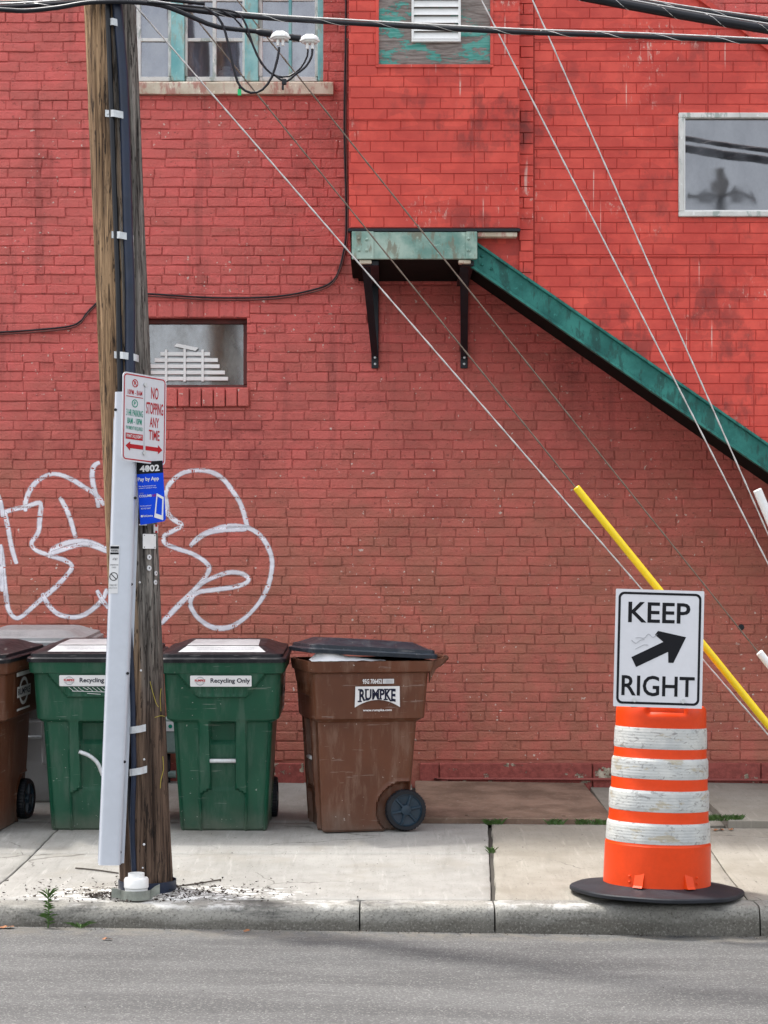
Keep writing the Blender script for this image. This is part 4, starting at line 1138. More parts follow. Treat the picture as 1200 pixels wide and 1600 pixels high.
# ------------------------------------------------------------------ parking signs on the pole
ang = R(50)
c = P(225.5, 654.5, 9.90)
rv = Vector((math.cos(ang), math.sin(ang), -.045)); upv = Vector((-.034, 0, 1)); upv = (upv - rv.normalized() * upv.dot(rv.normalized()))
f_ = Face(c, rv, upv)
sg = empty('parking_sign', f_.p(0, -.23), 'white and red no stopping parking sign turned sideways on the pole', 'sign')
w_, h_ = .1525, .2285
mb = MB(); f_.slab(mb, rrect(-w_, -h_, w_, h_, .025), -.003, 0); mb.build('panel', M['sign_white'], sg)
red, grn, gry, wht = MB(), MB(), MB(), MB(); e = .0012
f_.ring(red, rrect(-w_ + .008, -h_ + .008, w_ - .008, h_ - .008, .02), rrect(-w_ + .014, -h_ + .014, w_ - .014, h_ - .014, .015), e)
def arrow(x0, x1, y, s_):
    f_.rect(red, min(x0, x1 - s_ * .03), y - .011, max(x0, x1 - s_ * .03), y + .011, e)
    f_.poly(red, [(x1, y), (x1 - s_ * .032, y + .024), (x1 - s_ * .032, y - .024)] if s_ > 0 else [(x1, y), (x1 + .032, y - .024), (x1 + .032, y + .024)], e)
arrow(-.006, -.128, -.150, -1); arrow(.010, .130, -.150, 1)
f_.rect(gry, -.002, -.19, .0015, .17, e)
f_.text(red, 'NO', .070, .140, w=.052, h=.062, off=e, bold=.015); f_.text(red, 'STOPPING', .071, .060, w=.120, h=.062, off=e, bold=.018)
f_.text(red, 'ANY', .070, -.012, w=.066, h=.052, off=e, bold=.015); f_.text(red, 'TIME', .070, -.078, w=.076, h=.052, off=e, bold=.015)
f_.ring(red, circ(-.068, .176, .021), circ(-.068, .176, .016), e); f_.text(red, 'P', -.068, .176, h=.020, off=e, bold=.02)
f_.poly(red, [(-.083, .188), (-.080, .191), (-.053, .164), (-.056, .161)], e + .0004)
f_.text(red, '10PM - 8AM', -.068, .128, w=.100, h=.026, off=e, bold=.01); f_.rect(red, -.128, .103, -.012, .107, e)
f_.ring(grn, circ(-.068, .072, .021), circ(-.068, .072, .016), e); f_.text(grn, 'P', -.068, .072, h=.020, off=e, bold=.02)
f_.text(grn, '3 HR PARKING', -.068, .022, w=.114, h=.034, off=e, bold=.015); f_.text(grn, '8AM - 10PM', -.068, -.020, w=.100, h=.032, off=e, bold=.015)
f_.text(grn, 'PAYMENT REQUIRED', -.068, -.058, w=.114, h=.022, off=e, bold=.01)
f_.rect(red, -.128, -.115, -.010, -.084, e); f_.text(wht, 'PERMIT 3AQ EXEMPT', -.069, -.0995, w=.106, h=.020, off=e + .0008, bold=.01)
for mb, m_, nm in ((red, 'sign_red', 'red_print'), (grn, 'sign_green', 'green_print'), (gry, 'ink_grey', 'divider'), (wht, 'ink_white', 'white_print')): mb.build(nm, M[m_], sg)
for y in (.178, -.176):
    mb = MB(); f_.slab(mb, circ(0, y, .011, 12), .0, .007); mb.build('bolt', M['steel'], sg, smooth=30)

c = P(236, 770, 9.93); rv = Vector((.985, -.12, .055)); upv = Vector((-.075, 0, 1)); upv = upv - rv.normalized() * upv.dot(rv.normalized())
f_ = Face(c, rv, upv)
pg = empty('payment_sign', f_.p(0, -.16), 'blue pay by app parking sign on the pole below the no stopping sign', 'sign')
w_, h_ = .070, .163
mb = MB(); f_.slab(mb, [(-w_ + .004, -h_), (w_ - .01, -h_ + .012), (w_, -h_ + .022), (w_, h_), (-w_, h_)], -.0025, 0); mb.build('panel', M['blue'], pg)
kb, wb, pk, lb = MB(), MB(), MB(), MB()
f_.rect(kb, -w_, .100, w_, h_, .0008)
f_.text(wb, '4002', .000, .127, w=.104, h=.034, off=.0016, bold=.03)
f_.text(wb, 'Pay by App', -.010, .070, w=.112, h=.026, off=.0016, bold=.02)
f_.text(wb, 'Start the ParkColumbus app', -.018, .036, w=.092, h=.007, off=.0016, bold=.01); f_.text(wb, 'and pay for parking on the go', -.016, .026, w=.096, h=.007, off=.0016, bold=.01)
f_.text(lb, 'YOUR', -.050, .000, w=.022, h=.006, off=.0016); f_.text(wb, 'COLUMB', -.030, -.014, w=.066, h=.013, off=.0016, bold=.02); f_.text(pk, 'US', .016, -.014, w=.018, h=.012, off=.0016, bold=.02)
f_.text(wb, 'No Smartphone?', -.032, -.066, w=.060, h=.007, off=.0016, bold=.01); f_.text(wb, '877-727-5457', -.032, -.079, w=.050, h=.007, off=.0016, bold=.01)
lg = MB(); f_.poly(lg, circ(-.055, -.118, .006, 12), .0016); lg.build('logo', M['ink_white'], pg); f_.text(wb, 'ParkColumbus', -.022, -.118, w=.05, h=.010, off=.0016, bold=.02)
ph = [(.030, -.004), (.066, -.026), (.056, -.145), (.010, -.128)]; pi_ = [(.033, -.020), (.058, -.036), (.050, -.120), (.020, -.108)]
pi_mb = MB(); f_.ring(pi_mb, ph, pi_, .0016); pi_mb.build('phone_icon', M['ink_white'], pg)
for mb, m_, nm in ((kb, 'sign_black', 'black_header'), (wb, 'ink_white', 'white_print'), (pk, 'sign_red', 'pink_print'), (lb, 'ink_grey', 'small_print')): mb.build(nm, M[m_], pg)
mb = MB(); f_.slab(mb, circ(-.012, .127, .009, 12), .002, .007); mb.build('bolt', M['steel'], pg)

# ------------------------------------------------------------------ guy wires and overhead cables
def guy(pts, D, r, mat, label, guards=(), name='guy_wire', lashed=True):
    a, b = P(*pts[0], D), P(*pts[1], D); d = b - a
    def at_px(px): return a + d * ((px - 600) * D / FPX - a.x) / d.x
    t_end = (zs(3, DP) - .05 - a.z) / d.z; end = a + d * t_end
    px0 = pts[2] if len(pts) > 2 else None
    z_top = a + d * ((pole_c(a.z).x + .02 - a.x) / d.x)
    z_top = Vector((pole_c(z_top.z).x + .03, D, z_top.z))
    root = empty(name, end, label, 'guy wire')
    n = 60; mb = MB()
    path = [z_top.lerp(end, k / n) for k in range(n + 1)]
    mb.tube(path, r * .8, 6)
    L = (end - z_top).length; dn = (end - z_top).normalized(); u = dn.cross(Vector((0, 1, 0))).normalized(); v = dn.cross(u)
    for q in range(2):
        m = int(L / .02); mb.tube([z_top.lerp(end, k / m) + (u * math.cos(k * .55 + q * math.pi) + v * math.sin(k * .55 + q * math.pi)) * r * .45 for k in range(m + 1)], r * .62, 4)
    mb.build('strand', M[mat], root, smooth=True)
    for (pxa, pxb, gr_, gm) in guards:
        A, B = at_px(pxa), (at_px(pxb) if pxb else end)
        MB().tube([A, A + dn * .004, A + dn * .02, B], [gr_ * .8, gr_, gr_, gr_], 14).build('wire_guard', M[gm], root, smooth=35)
    p = z_top; MB().lathe([(.018, -.03), (.022, -.02), (.022, .03), (.012, .04)], 10, p, axis='y').build('eye_bolt', M['steel'], root)
guy(((213, 12), (1000, 918)), 10.06, .0046, 'wire_bright', 'bright silver guy wire running down right from the pole, lowest of the five')
guy(((285, 0), (903, 765)), 10.10, .0042, 'wire_rust', 'thin brown guy wire ending in a long yellow plastic guard', [(900, None, .0195, 'yellow')])
guy(((377, 0), (1187, 1020)), 10.14, .0042, 'wire_rust', 'thin brown guy wire entering a white guard just right of the keep right sign', [(1186, None, .02, 'white_plastic')])
guy(((778, 0), (1170, 800)), 10.12, .0045, 'wire_bright', 'steep silver guy wire crossing the green stair stringer, left one of the pair')
guy(((862, 0), (1183, 765)), 10.18, .0045, 'wire_bright', 'steep silver guy wire meeting a white guard at the right picture edge', [(1183, None, .024, 'white_plastic')])

def cable(pts, D, r, label, mat='cable', lash=False, name='overhead_cable', group=None):
    path = smooth_path([P(x, y, D) for x, y in pts], .04)
    root = empty(name, path[0], label, 'cable', group); MB().tube(path, r, 10).build('sheath', M[mat], root, smooth=True)
    if lash:
        mb = MB(); out = []; s_ = 0
        for k in range(len(path)):
            p = path[k]; d = (path[min(k+1, len(path)-1)] - path[max(0, k-1)]).normalized(); u = Vector((0, 1, 0)); v = d.cross(u).normalized()
            out.append(p + (u * math.cos(k * .9) + v * math.sin(k * .9)) * (r + .001))
        mb.tube(out, .0016, 4).build('lashing_wire', M['wire_bright'], root)
        MB().tube([p + Vector((0, -.004, r + .004)) for p in path], .0045, 6).build('messenger_wire', M['wire_bright'], root, smooth=True)
    return root, path
cable([(-80, 10), (0, 11), (60, 8), (130, 3), (180, 2), (230, 5), (300, 16), (400, 27), (560, 37), (800, 50), (1000, 57), (1200, 66), (1320, 72), (1800, 92)], 9.93, .0125, 'black overhead cable with silver messenger crossing the whole picture at the top', lash=True)
cable([(700, -36), (840, -18), (960, 4), (1080, 26), (1200, 46), (1330, 66), (1700, 110), (2200, 150)], 11.1, .028, 'thick black cable bundle lashed with silver wire at the top right corner', lash=True)
cable([(860, -16), (960, -3), (1080, 16), (1200, 33), (1330, 52), (1700, 98), (2200, 140)], 11.14, .015, 'slim black cable riding above the thick bundle at the top right corner', lash=True)
cable([(-80, 13), (0, 15), (40, 17), (90, 12), (140, 4), (200, 3), (250, 8), (285, 20), (310, 31), (340, 42), (390, 48), (425, 51)], 9.90, .0125, 'black cable drooping from the pole to the white splice caps')
cable([(-80, 0), (0, 4), (80, 0), (140, -6), (240, -2), (320, 6)], 9.95, .010, 'topmost black cable passing the pole head at the upper left edge')
cable([(230, 3), (270, 7), (320, 12), (360, 17), (375, 24), (385, 40), (395, 70), (408, 98), (425, 116), (442, 121)], 9.88, .0055, 'thin black drop cable looping down to the black tie below the splice caps')
cable([(318, 10), (340, 26), (352, 50), (360, 85), (368, 118), (376, 136), (392, 145), (410, 140), (425, 120), (434, 90), (436, 74)], 9.86, .0065, 'black drop loop with a green tag hanging in front of the upper window')
cable([(340, 14), (366, 28), (390, 60), (404, 90), (418, 110), (432, 119), (452, 119), (470, 106), (480, 88), (481, 76)], 9.91, .0048, 'slim black drop loop ending at the left stud of the right splice cap')
cable([(430, 118), (446, 128), (462, 116), (478, 104), (487, 88), (488, 76)], 9.87, .0058, 'short black drop with white bands ending at the right stud of the right splice cap')
def splice(px, py, label):
    p = P(px, py, 9.88); root = empty('splice_cap', p, label, 'cable splice', 'splice caps')
    mb = MB(); mb.lathe([(.01, .024), (.030, .021), (.041, .012), (.044, .002), (.049, -.001), (.049, -.010), (.042, -.012), (.038, -.018), (.01, -.020)], 24, p, fn=lambda t, z: .003 * math.cos(6 * t)); mb.build('cap', M['white_plastic'], root, smooth=40)
    for dx in (-.012, .014): MB().lathe([(.008, -.05), (.008, -.02)], 8, p + Vector((dx, -.01, 0))).build('stud', M['white_plastic'], root, smooth=30)
    MB().lathe([(.016, .02), (.016, .045), (.011, .052)], 10, p).build('knob', M['white_plastic'], root, smooth=30) if px < 0 else None
splice(438, 57, 'white splice cap nearest the thick black cable end, in front of the window'); splice(484, 62, 'white splice cap hanging furthest along the cable, near the window edge')
a, b = P(400, 49, 9.9), P(425, 53, 9.9); c_ = P(452, 58, 9.9); d_ = P(470, 60, 9.9)
root = empty('cable_sleeve', a, 'thick black tapered sleeve leading into the white splice caps', 'cable sleeve')
MB().tube([a, a.lerp(b, .3), b], [.012, .020, .020], 12).build('sleeve', M['cable'], root, smooth=30); MB().tube([c_, d_], .017, 12).build('sleeve', M['cable'], root, smooth=30)
p = P(444, 127, 9.85); tr = empty('cable_tie', p, 'black tie with green end holding the drop cables together above the sill', 'cable tie')
MB().box(p + Vector((-.012, -.01, -.018)), p + Vector((.012, .01, .012)), .003).build('clip', M['cable'], tr); MB().box(p + Vector((-.012, -.008, -.045)), p + Vector((-.001, .004, -.019)), .002).build('tail', M['cable'], tr)
p = P(374, 142, 9.85); tr = empty('cable_tag', p, 'small bright green tag on the lowest drop loop', 'tag')
MB().box(p + Vector((-.009, -.003, -.024)), p + Vector((.010, .003, .010)), .002).build('flag', M['tag_green'], tr); MB().box(p + Vector((-.004, -.005, .0105)), p + Vector((.006, .005, .022)), .002).build('clip', M['cable'], tr)

# ------------------------------------------------------------------ wheeled carts
HW = [(0, .262), (.66, .298), (.685, .338), (1.0, .352)]
YF = [(0, .045), (.66, .012), (.685, .006), (1.0, -.012)]
YB_ = [(0, .585), (.66, .635), (.685, .675), (1.0, .70)]
def itp(tb, z):
    for (a, va_), (b, vb_) in zip(tb, tb[1:]):
        if z <= b: return lerp(va_, vb_, clamp((z - a) / (b - a)))
    return tb[-1][1]
def cart_rr(hw, y0, y1, r, z, nf=60, nsd=44, nc=6, fn=None):
    pts = []
    def seg(a, b, n):
        for k in range(n): pts.append((lerp(a[0], b[0], k / n), lerp(a[1], b[1], k / n)))
    def arc(cx, cy, a0):
        for k in range(nc): t = R(a0 + 90 * k / nc); pts.append((cx + r*math.cos(t), cy + r*math.sin(t)))
    seg((-hw + r, y0), (hw - r, y0), nf); arc(hw - r, y0 + r, 270); seg((hw, y0 + r), (hw, y1 - r), nsd); arc(hw - r, y1 - r, 0)
    seg((hw - r, y1), (-hw + r, y1), 14); arc(-hw + r, y1 - r, 90); seg((-hw, y1 - r), (-hw, y0 + r), nsd); arc(-hw + r, y0 + r, 180)
    out = []
    for x, y in pts:
        if fn: x, y = fn(x, y, z)
        out.append(Vector((x, y, z)))
    return out
def cart_relief(x, y, z):
    hw, y0, y1 = itp(HW, z), itp(YF, z), itp(YB_, z); s_ = .008
    if y < y0 + .012:                                     # front face
        ax = abs(x); d = 0.
        col_ = 1 - ss(.135, .135 + s_ * 2, ax)
        if z < .68: d += .022 * (1 - col_) * (1 - ss(.66, .68, z))
        pocket = (1 - ss(.072, .072 + s_, ax)) * ss(.25, .262, z) * (1 - ss(.655, .668, z))
        d += pocket * (.03 + .03 * ss(.53, .545, z))
        ch_w = lerp(.128, .072, ss(.22, .27, z))
        d += .026 * (1 - ss(ch_w, ch_w + s_, ax)) * (1 - ss(.25, .262, z)) 
        tz = (z - .815) * .85
        trap = (1 - ss(.135 + tz, .135 + tz + s_, ax)) * ss(.812, .822, z)
        d -= .020 * trap
        if trap > .5 and z < .90: d += .007 * (.5 + .5 * math.cos(x * 2 * math.pi / .036)) * ss(.825, .84, z) * (1 - ss(.875, .90, z))
        y += d
    elif abs(x) > hw - .012 and y0 + .03 < y < y1 - .01:  # side faces
        dd = math.hypot(y - .555, z - .125)
        d = .045 * (1 - ss(.160, .172, dd))
        if z < .66:
            d += .004 * ss(.10, .105, y - y0) * 0
        d -= .008 * (1 - ss(.0, .012, abs(dd - .178)))
        x += -d if x > 0 else d
    return x, y
def cart_body_mesh(name):
    zz = sorted(set([k * .0125 for k in range(81)] + [.66, .6725, .685, .815, .82]))
    rings = []
    for z in zz:
        rr_ = .045 if z < .67 else .05
        rings.append(cart_rr(itp(HW, z), itp(YF, z), itp(YB_, z), rr_, z, fn=cart_relief))
    b = rings[0]; rings.insert(0, [Vector((p.x * .97, lerp(p.y, .3, .03), -.0)) for p in b]); rings[1] = [p + Vector((0, 0, .012)) for p in rings[1]]
    mb = MB(); mb.loft(rings); return mb.mesh(name, smooth=32)
def ring_loft(mb, levels, nf=12, nsd=12):
    mb.loft([cart_rr(hw, y0, y1, r, z, nf, nsd) for (hw, y0, y1, r, z) in levels]); return mb
BODY = cart_body_mesh('cart_body')
def rim_mesh():
    mb = MB(); ring_loft(mb, [(.354, -.014, .702, .05, .955), (.372, -.034, .72, .06, .965), (.376, -.040, .728, .06, 1.0), (.378, -.042, .730, .06, 1.028), (.362, -.028, .715, .05, 1.030), (.345, -.01, .69, .05, 1.0)], 20, 20)
    return mb.mesh('rim', smooth=35)
RIM = rim_mesh()
def lid_mesh():
    mb = MB(); L = [(.362, -.03, .70, .05, 1.026), (.384, -.050, .745, .05, 1.029), (.386, -.052, .748, .055, 1.050), (.380, -.047, .745, .055, 1.056), (.366, -.034, .735, .055, 1.060), (.364, -.032, .733, .055, 1.078), (.350, -.020, .72, .05, 1.083),
        (.336, -.004, .70, .05, 1.085), (.255, .070, .63, .06, 1.118), (.245, .080, .62, .06, 1.121), (.12, .2, .5, .06, 1.124)]
    ring_loft(mb, L, 20, 20); 
    return mb.mesh('lid', smooth=28)
LID = lid_mesh()
def wheel_meshes():
    ty = MB(); n = 64
    ty.lathe([(.098, -.026), (.118, -.027), (.124, -.018), (.125, 0), (.124, .018), (.118, .027), (.098, .026)], n * 2, axis='x', cap=False, fn=lambda t, x: (.0022 if math.cos(t * 40) > 0 else -.0022) if abs(x) < .022 else 0)
    rim = MB(); rim.lathe([(.099, -.024), (.099, .020), (.092, .022), (.088, .012), (.034, .006), (.030, .026), (.018, .030), (.001, .030)], 48, axis='x', cap=False)
    rim.lathe([(.099, -.022), (.03, -.01), (.001, -.01)], 48, axis='x', cap=False)
    for k in range(6):
        a = R(60 * k + 12); u = Vector((0, math.cos(a), math.sin(a))); v = Vector((0, -math.sin(a), math.cos(a)))
        for sgn in (1,):
            rings = []
            for rr_, w_, h_ in ((.024, .013, .024), (.06, .010, .022), (.092, .015, .019)):
                rings.append([u * rr_ + v * w_ + Vector((.004, 0, 0)), u * rr_ + v * w_ * .4 + Vector((h_, 0, 0)), u * rr_ - v * w_ * .4 + Vector((h_, 0, 0)), u * rr_ - v * w_ + Vector((.004, 0, 0))])
            rim.loft(rings)
    return ty.mesh('tyre', smooth=35), rim.mesh('rim', smooth=35)
TY, RM = wheel_meshes()
def cart(loc, rz, label, body, lid, group=None, tilt=0., lid_open=0., bar='straight', lid_dx=0.):
    root = empty('wheeled_cart', (0, 0, 0), label, 'trash cart', group)
    me = BODY.copy(); b = link('body', me, M[body], root)
    link('rim', RIM.copy(), M[body], b)
    ld = link('lid', LID.copy(), M[lid], root)
    if lid_open:
        ld.matrix_local = Matrix.Translation((0, .74, 1.04)) @ Matrix.Rotation(-lid_open, 4, 'X') @ Matrix.Rotation(R(-.8), 4, 'Y') @ Matrix.Translation((lid_dx, -.74, -1.036))
    hd = MB(); hd.tube(smooth_path([(-.31, .70, .985), (-.31, .765, 1.005), (-.305, .80, 1.038), (-.27, .806, 1.045), (.27, .806, 1.045), (.305, .80, 1.038), (.31, .765, 1.005), (.31, .70, .985)], .03), .0165, 10); hd.build('handle', M[body], root, smooth=True)
    for s_ in (-1, 1):
        br_ = MB(); br_.extrude([(s_ * .335, .70, .90), (s_ * .335, .70, 1.02), (s_ * .335, .80, 1.05), (s_ * .335, .79, 1.02), (s_ * .335, .735, .97)], (-s_ * .03, 0, 0)); br_.build('hinge_bracket', M[body], root)
        wh = empty('wheel', (s_ * .272, .565, .125)); wh.parent = root
        if s_ < 0: wh.rotation_euler = (0, 0, R(180))
        link('tyre', TY, None, wh); link('wheel_disc', RM, None, wh)
    MB().tube([(-.26, .565, .125), (.26, .565, .125)], .011, 8).build('axle', M['steel'], root)
    if bar == 'straight': pth = [(-.078, .030, .43), (.078, .030, .43)]
    else: pth = smooth_path([(-.078, .012, .485), (-.02, -.002, .465), (.03, -.008, .425), (.055, -.006, .37), (.062, -.004, .345)], .02)
    MB().tube(pth, .0125, 10).build('catch_bar', M['strap'], root, smooth=True)
    root.location = loc; root.rotation_euler = (tilt, 0, rz)
    return root, b
TY.materials.append(M['tyre']); RM.materials.append(M['wheel_rim'])
def front_face(root): return Face((0, -.030, .918), (1, 0, 0), (0, -.057, 1))
def side_face(): return Face((.3475, 0, .84), (0, 1, 0), (.044, 0, 1))
def child(mb, name, mat, parent):
    return link(name, mb.mesh(name), mat, parent)
def recycling_label(root):
    f_ = Face((0, -.0300, .918), (1, 0, .0), (0, -.057, 1))
    w_, h_ = .183, .033; o_ = .004
    mb = MB(); f_.slab(mb, rrect(-w_ - .004, -h_, w_ - .004, h_, .006, 3), .001, o_); lb = child(mb, 'recycling_label', M['ink_white'], root)
    nv, rd, gy = MB(), MB(), MB(); e = o_ + .0012
    f_.text(nv, 'Recycling Only', .052, .000, w=.235, h=.036, off=e, bold=.022)
    f_.text(rd, 'RUMPKE', -.128, .004, w=.062, h=.014, off=e + .0006, bold=.03); f_.text(gy, 'RECYCLING', -.128, -.009, w=.056, h=.007, off=e + .0006, bold=.01)
    def arc(a0, a1, r0, r1):
        n = 12
        for k in range(n):
            t0, t1 = R(lerp(a0, a1, k/n)), R(lerp(a0, a1, (k+1)/n)); q = lambda t, r: (-.128 + r * math.cos(t) * 1.25, .0 + r * math.sin(t))
            w0 = math.sin(math.pi * k / n) * (r1 - r0); w1 = math.sin(math.pi * (k+1) / n) * (r1 - r0)
            f_.poly(gy, [q(t0, r0), q(t1, r0), q(t1, r0 + w1 + .0005), q(t0, r0 + w0 + .0005)], e)
    arc(20, 150, .020, .026); arc(200, 340, .020, .026)
    child(nv, 'print', M['ink_navy'], lb); child(rd, 'print', M['sign_red'], lb); child(gy, 'print', M['ink_grey'], lb)
def lid_label(root):
    w_ = MB(); a = Face((0, -.004, 1.0853), (1, 0, 0), (0, .074, .033)); L = math.hypot(.074, .033); e = .0025
    a.poly(w_, [(-.262, .004), (.262, .004), (.215, L - .001), (-.215, L - .001)], e)
    b = Face((0, .070, 1.1183), (1, 0, 0), (0, 1, .006)); b.poly(w_, [(-.215, .003), (.215, .003), (.20, .40), (-.20, .40)], .0055)
    o = child(w_, 'lid_label', M['label_grey'], root); t_ = MB()
    for k, (st_, y) in enumerate((('PLACE CART AT CURB WITH HANDLE FACING HOUSE', .058), ('NO HOT ASHES  NO HAZARDOUS WASTE', .038))): a.text(t_, st_, .02, y, w=.34, h=.010, off=e + .001, bold=.01)
    child(t_, 'print', M['ink_grey'], o)
def rumpke_decal(root, y0=.375, number=True):
    f_ = Face((.3467, 0, .822), (0, 1, 0), (.044, 0, 1)); e = .006
    w_ = MB(); nv = MB(); cy = -.004 + .0
    def arch(X, Y):
        t = (X - y0) / .135
        return X, (cy + .045) + (Y - (cy + .045)) * (1 - .28 * (1 - t * t)) if True else Y
    f_.text(nv, 'RUMPKE', y0, cy, w=.222, h=.088, off=e + .0015, bold=.035, warp=arch)
    # white shield behind the letters: straight top, arched foot
    top = [(y0 + lerp(-.135, .135, k / 16), cy + .060) for k in range(17)]
    bot = [(y0 + lerp(.138, -.138, k / 16), cy - .066 + .045 * (1 - abs(lerp(1, -1, k / 16)) ** 2)) for k in range(17)]
    for k in range(16): f_.poly(w_, [top[k], top[k+1], bot[15-k], bot[16-k]], e)
    sf = MB()
    for k, xx in enumerate((-.102, -.062, -.020, .020, .056, .094)):
        t = xx / .135; yb = (cy + .045) - .089 * (1 - .28 * (1 - t * t)); q = lambda a, b: f_.rect(sf, y0 + a - .013, b - .004, y0 + a + .013, b + .004, e + .0022)
        if k != 2: q(xx - .006, yb + .004)
        if k != 2: q(xx - .004, cy + .041)
    child(sf, 'decal_serifs', M['ink_navy'], root)
    child(w_, 'decal', M['ink_white'], root); child(nv, 'decal_lettering', M['ink_navy'], root)
    wt_ = MB(); f_.text(wt_, 'www.rumpke.com', y0, -.088, w=.176, h=.018, off=e, bold=.03)
    f_.text(wt_, '95G 706452', y0 - .032, .086, w=.118, h=.030, off=e, bold=.03)
    f_.rect(wt_, y0 + .032, .072, y0 + .100, .100, e); child(wt_, 'white_print', M['ink_white'], root)
    bc = MB(); r_ = random.Random(2); x = y0 + .037
    while x < y0 + .094: s_ = r_.choice((.0015, .003, .004)); f_.rect(bc, x, .075, x + s_, .097, e + .001); x += s_ + r_.choice((.002, .003))
    child(bc, 'barcode', M['ink_grey'], root)
def round_decal(root):
    f_ = Face((.3475, 0, .84), (0, 1, 0), (.044, 0, 1)); e = .006; y0 = .33
    w_ = MB(); f_.ring(w_, [(y0 + (a - 0) * 1.0, b) for a, b in circ(0, -.01, .085, 28)], circ(y0, -.01, .064, 28), e)
    f_.rect(w_, y0 - .125, -.045, y0 + .125, .022, e + .001); f_.rect(w_, y0 - .14, .085, y0 + .12, .110, e); f_.rect(w_, y0 - .12, -.125, y0 + .12, -.112, e)
    d_ = child(w_, 'round_decal', M['ink_white'], root); nv = MB(); f_.text(nv, 'RUMPKE', y0, -.01, w=.22, h=.04, off=e + .0025, bold=.02); child(nv, 'print', M['ink_navy'], d_)
TILT = R(3.2)
def cart_at(px, D): p = P(px, 0, D); return (p.x, D, zs(p.x, D + .04) - .002)
cD, bD = cart_at(349, 11.53), None
rD, _ = cart(cart_at(348, 11.53), R(0), 'green recycling cart standing alone between the pole and the brown cart', 'cart_green', 'lid', tilt=TILT); recycling_label(rD); lid_label(rD); round_decal(rD)
rB, _ = cart(cart_at(145, 11.53), R(0), 'green recycling cart half hidden behind the grey cable guard, with a bent catch bar', 'cart_green', 'lid', tilt=TILT, bar='bent'); recycling_label(rB); lid_label(rB); round_decal(rB)
sc_ = MB(); ff = Face((0, -.030, .868), (1, 0, 0), (0, -.057, 1)); r_ = random.Random(4)
for k in range(9):
    x = -.13 + k * .028; a = r_.uniform(-.4, .8)
    pp = [(x, .012), (x + .018, -.002 + .02 * a * .3), (x + .032, -.01 + r_.uniform(-.006, .01))]
    for (xa, ya), (xb, yb) in zip(pp, pp[1:]): ff.poly(sc_, [(xa, ya - .0016), (xb, yb - .0016), (xb, yb + .0016), (xa, ya + .0016)], .009 + k * .0002)
for (xa, xb, y) in ((-.11, .09, -.012), (-.02, .06, -.026)): ff.poly(sc_, [(xa, y), (xb, y - .006), (xb, y - .003), (xa, y + .003)], .011)
child(sc_, 'scribble', M['ink_white'], rB)
rA, _ = cart((P(-76, 0, 11.46).x, 11.46, zs(-2.4, 11.5) - .002), R(-8), 'brown cart with black lid cut off by the left picture edge', 'cart_brown', 'lid', tilt=TILT); round_decal(rA)
rC, _ = cart((P(46, 0, 12.42).x, 12.42, zs(-2.2, 12.46) - .002), R(0), 'grey lidded cart behind the brown and green carts at the left, against the wall', 'cart_grey', 'cart_grey', tilt=R(2.6))
lt = MB(); fl = Face((-.1, -.004, 1.0853), (1, 0, 0), (0, .074, .033)); fl.text(lt, 'CITY OF', .0, .058, w=.14, h=.020, off=.002); fl.text(lt, 'COLUMBUS', .0, .028, w=.19, h=.020, off=.002); child(lt, 'embossed_lettering', M['cart_grey'], rC)
phi = R(-78); ph_c, ph_s = math.cos(phi), math.sin(phi)
tgt = P(502, 0, 11.5); lx, ly = .262, .05
locE = (tgt.x - (lx * ph_c - ly * ph_s), 11.5 - (lx * ph_s + ly * ph_c), 0)
locE = (locE[0], locE[1], zs(tgt.x + .3, 11.72) - .004)
rE_, _ = cart(locE, phi, 'brown cart seen side on with its slate lid propped open over a white bag', 'cart_brown', 'lid_blue', lid_open=R(3.4), lid_dx=.0); rumpke_decal(rE_)
# bag sticking out from under that lid
def EL(x, y, z): return Vector((locE[0] + x * ph_c - y * ph_s, locE[1] + x * ph_s + y * ph_c, locE[2] + z))
bagp = empty('bag', EL(.36, .1, 1.02), 'crumpled white bag bulging from under the propped lid of the brown cart', 'bag')
mb = MB()
def bag_pt(u, v):
    y = lerp(-.03, .42, u); hgt = .075 * math.exp(-((y - .085) / .055) ** 2) + .022 * (1 - ss(.2, .42, y)) * ss(-.03, .02, y) + .004
    x = .378 - .13 * v; nz = mnoise.noise(Vector((u * 8, v * 3, 1))) * .010
    return EL(x + nz * .6, y, 1.032 + hgt * (math.sin(min(1, v * 2.2) * math.pi / 2)) + nz * .5)
mb.grid(bag_pt, 48, 10); mb.build('fold', M['bag'], bagp, smooth=True)

# meter box on the wall seen between pole and green cart
p = P(262, 1150, YW - .12); mt = empty('meter_box', (p.x, YW - .1, zs(p.x, YW)), 'small grey green meter box on the wall glimpsed between the pole and the green cart', 'meter')
a, b = P(236, 1178, YW - .2), P(285, 1122, YW - .2); MB().box((a.x, YW - .17, a.z), (b.x, YW - .03, b.z), .012).build('case', M['meter'], mt, smooth=30)
a, b = P(259, 1143, YW - .2), P(277, 1128, YW - .2); lb = MB().box((a.x, YW - .174, a.z), (b.x, YW - .171, b.z)).build('label_plate', M['ink_white'], mt)
c = P(266, 1135, YW - .18); MB().lathe([(.014, 0), (.014, -.001)], 12, (c.x, YW - .1755, c.z), axis='y').build('print', M['sign_green'], lb)
MB().tube([P(262, 1178, YW - .1), P(262, 1222, YW - .1)], .02, 10).build('pipe', M['dark_steel'], mt, smooth=True)
q = P(268, 1210, YW - .1); MB().lathe([(.026, -.03), (.026, .03)], 12, (q.x, YW - .1, q.z), axis='x').build('valve', M['meter'], mt, smooth=30)

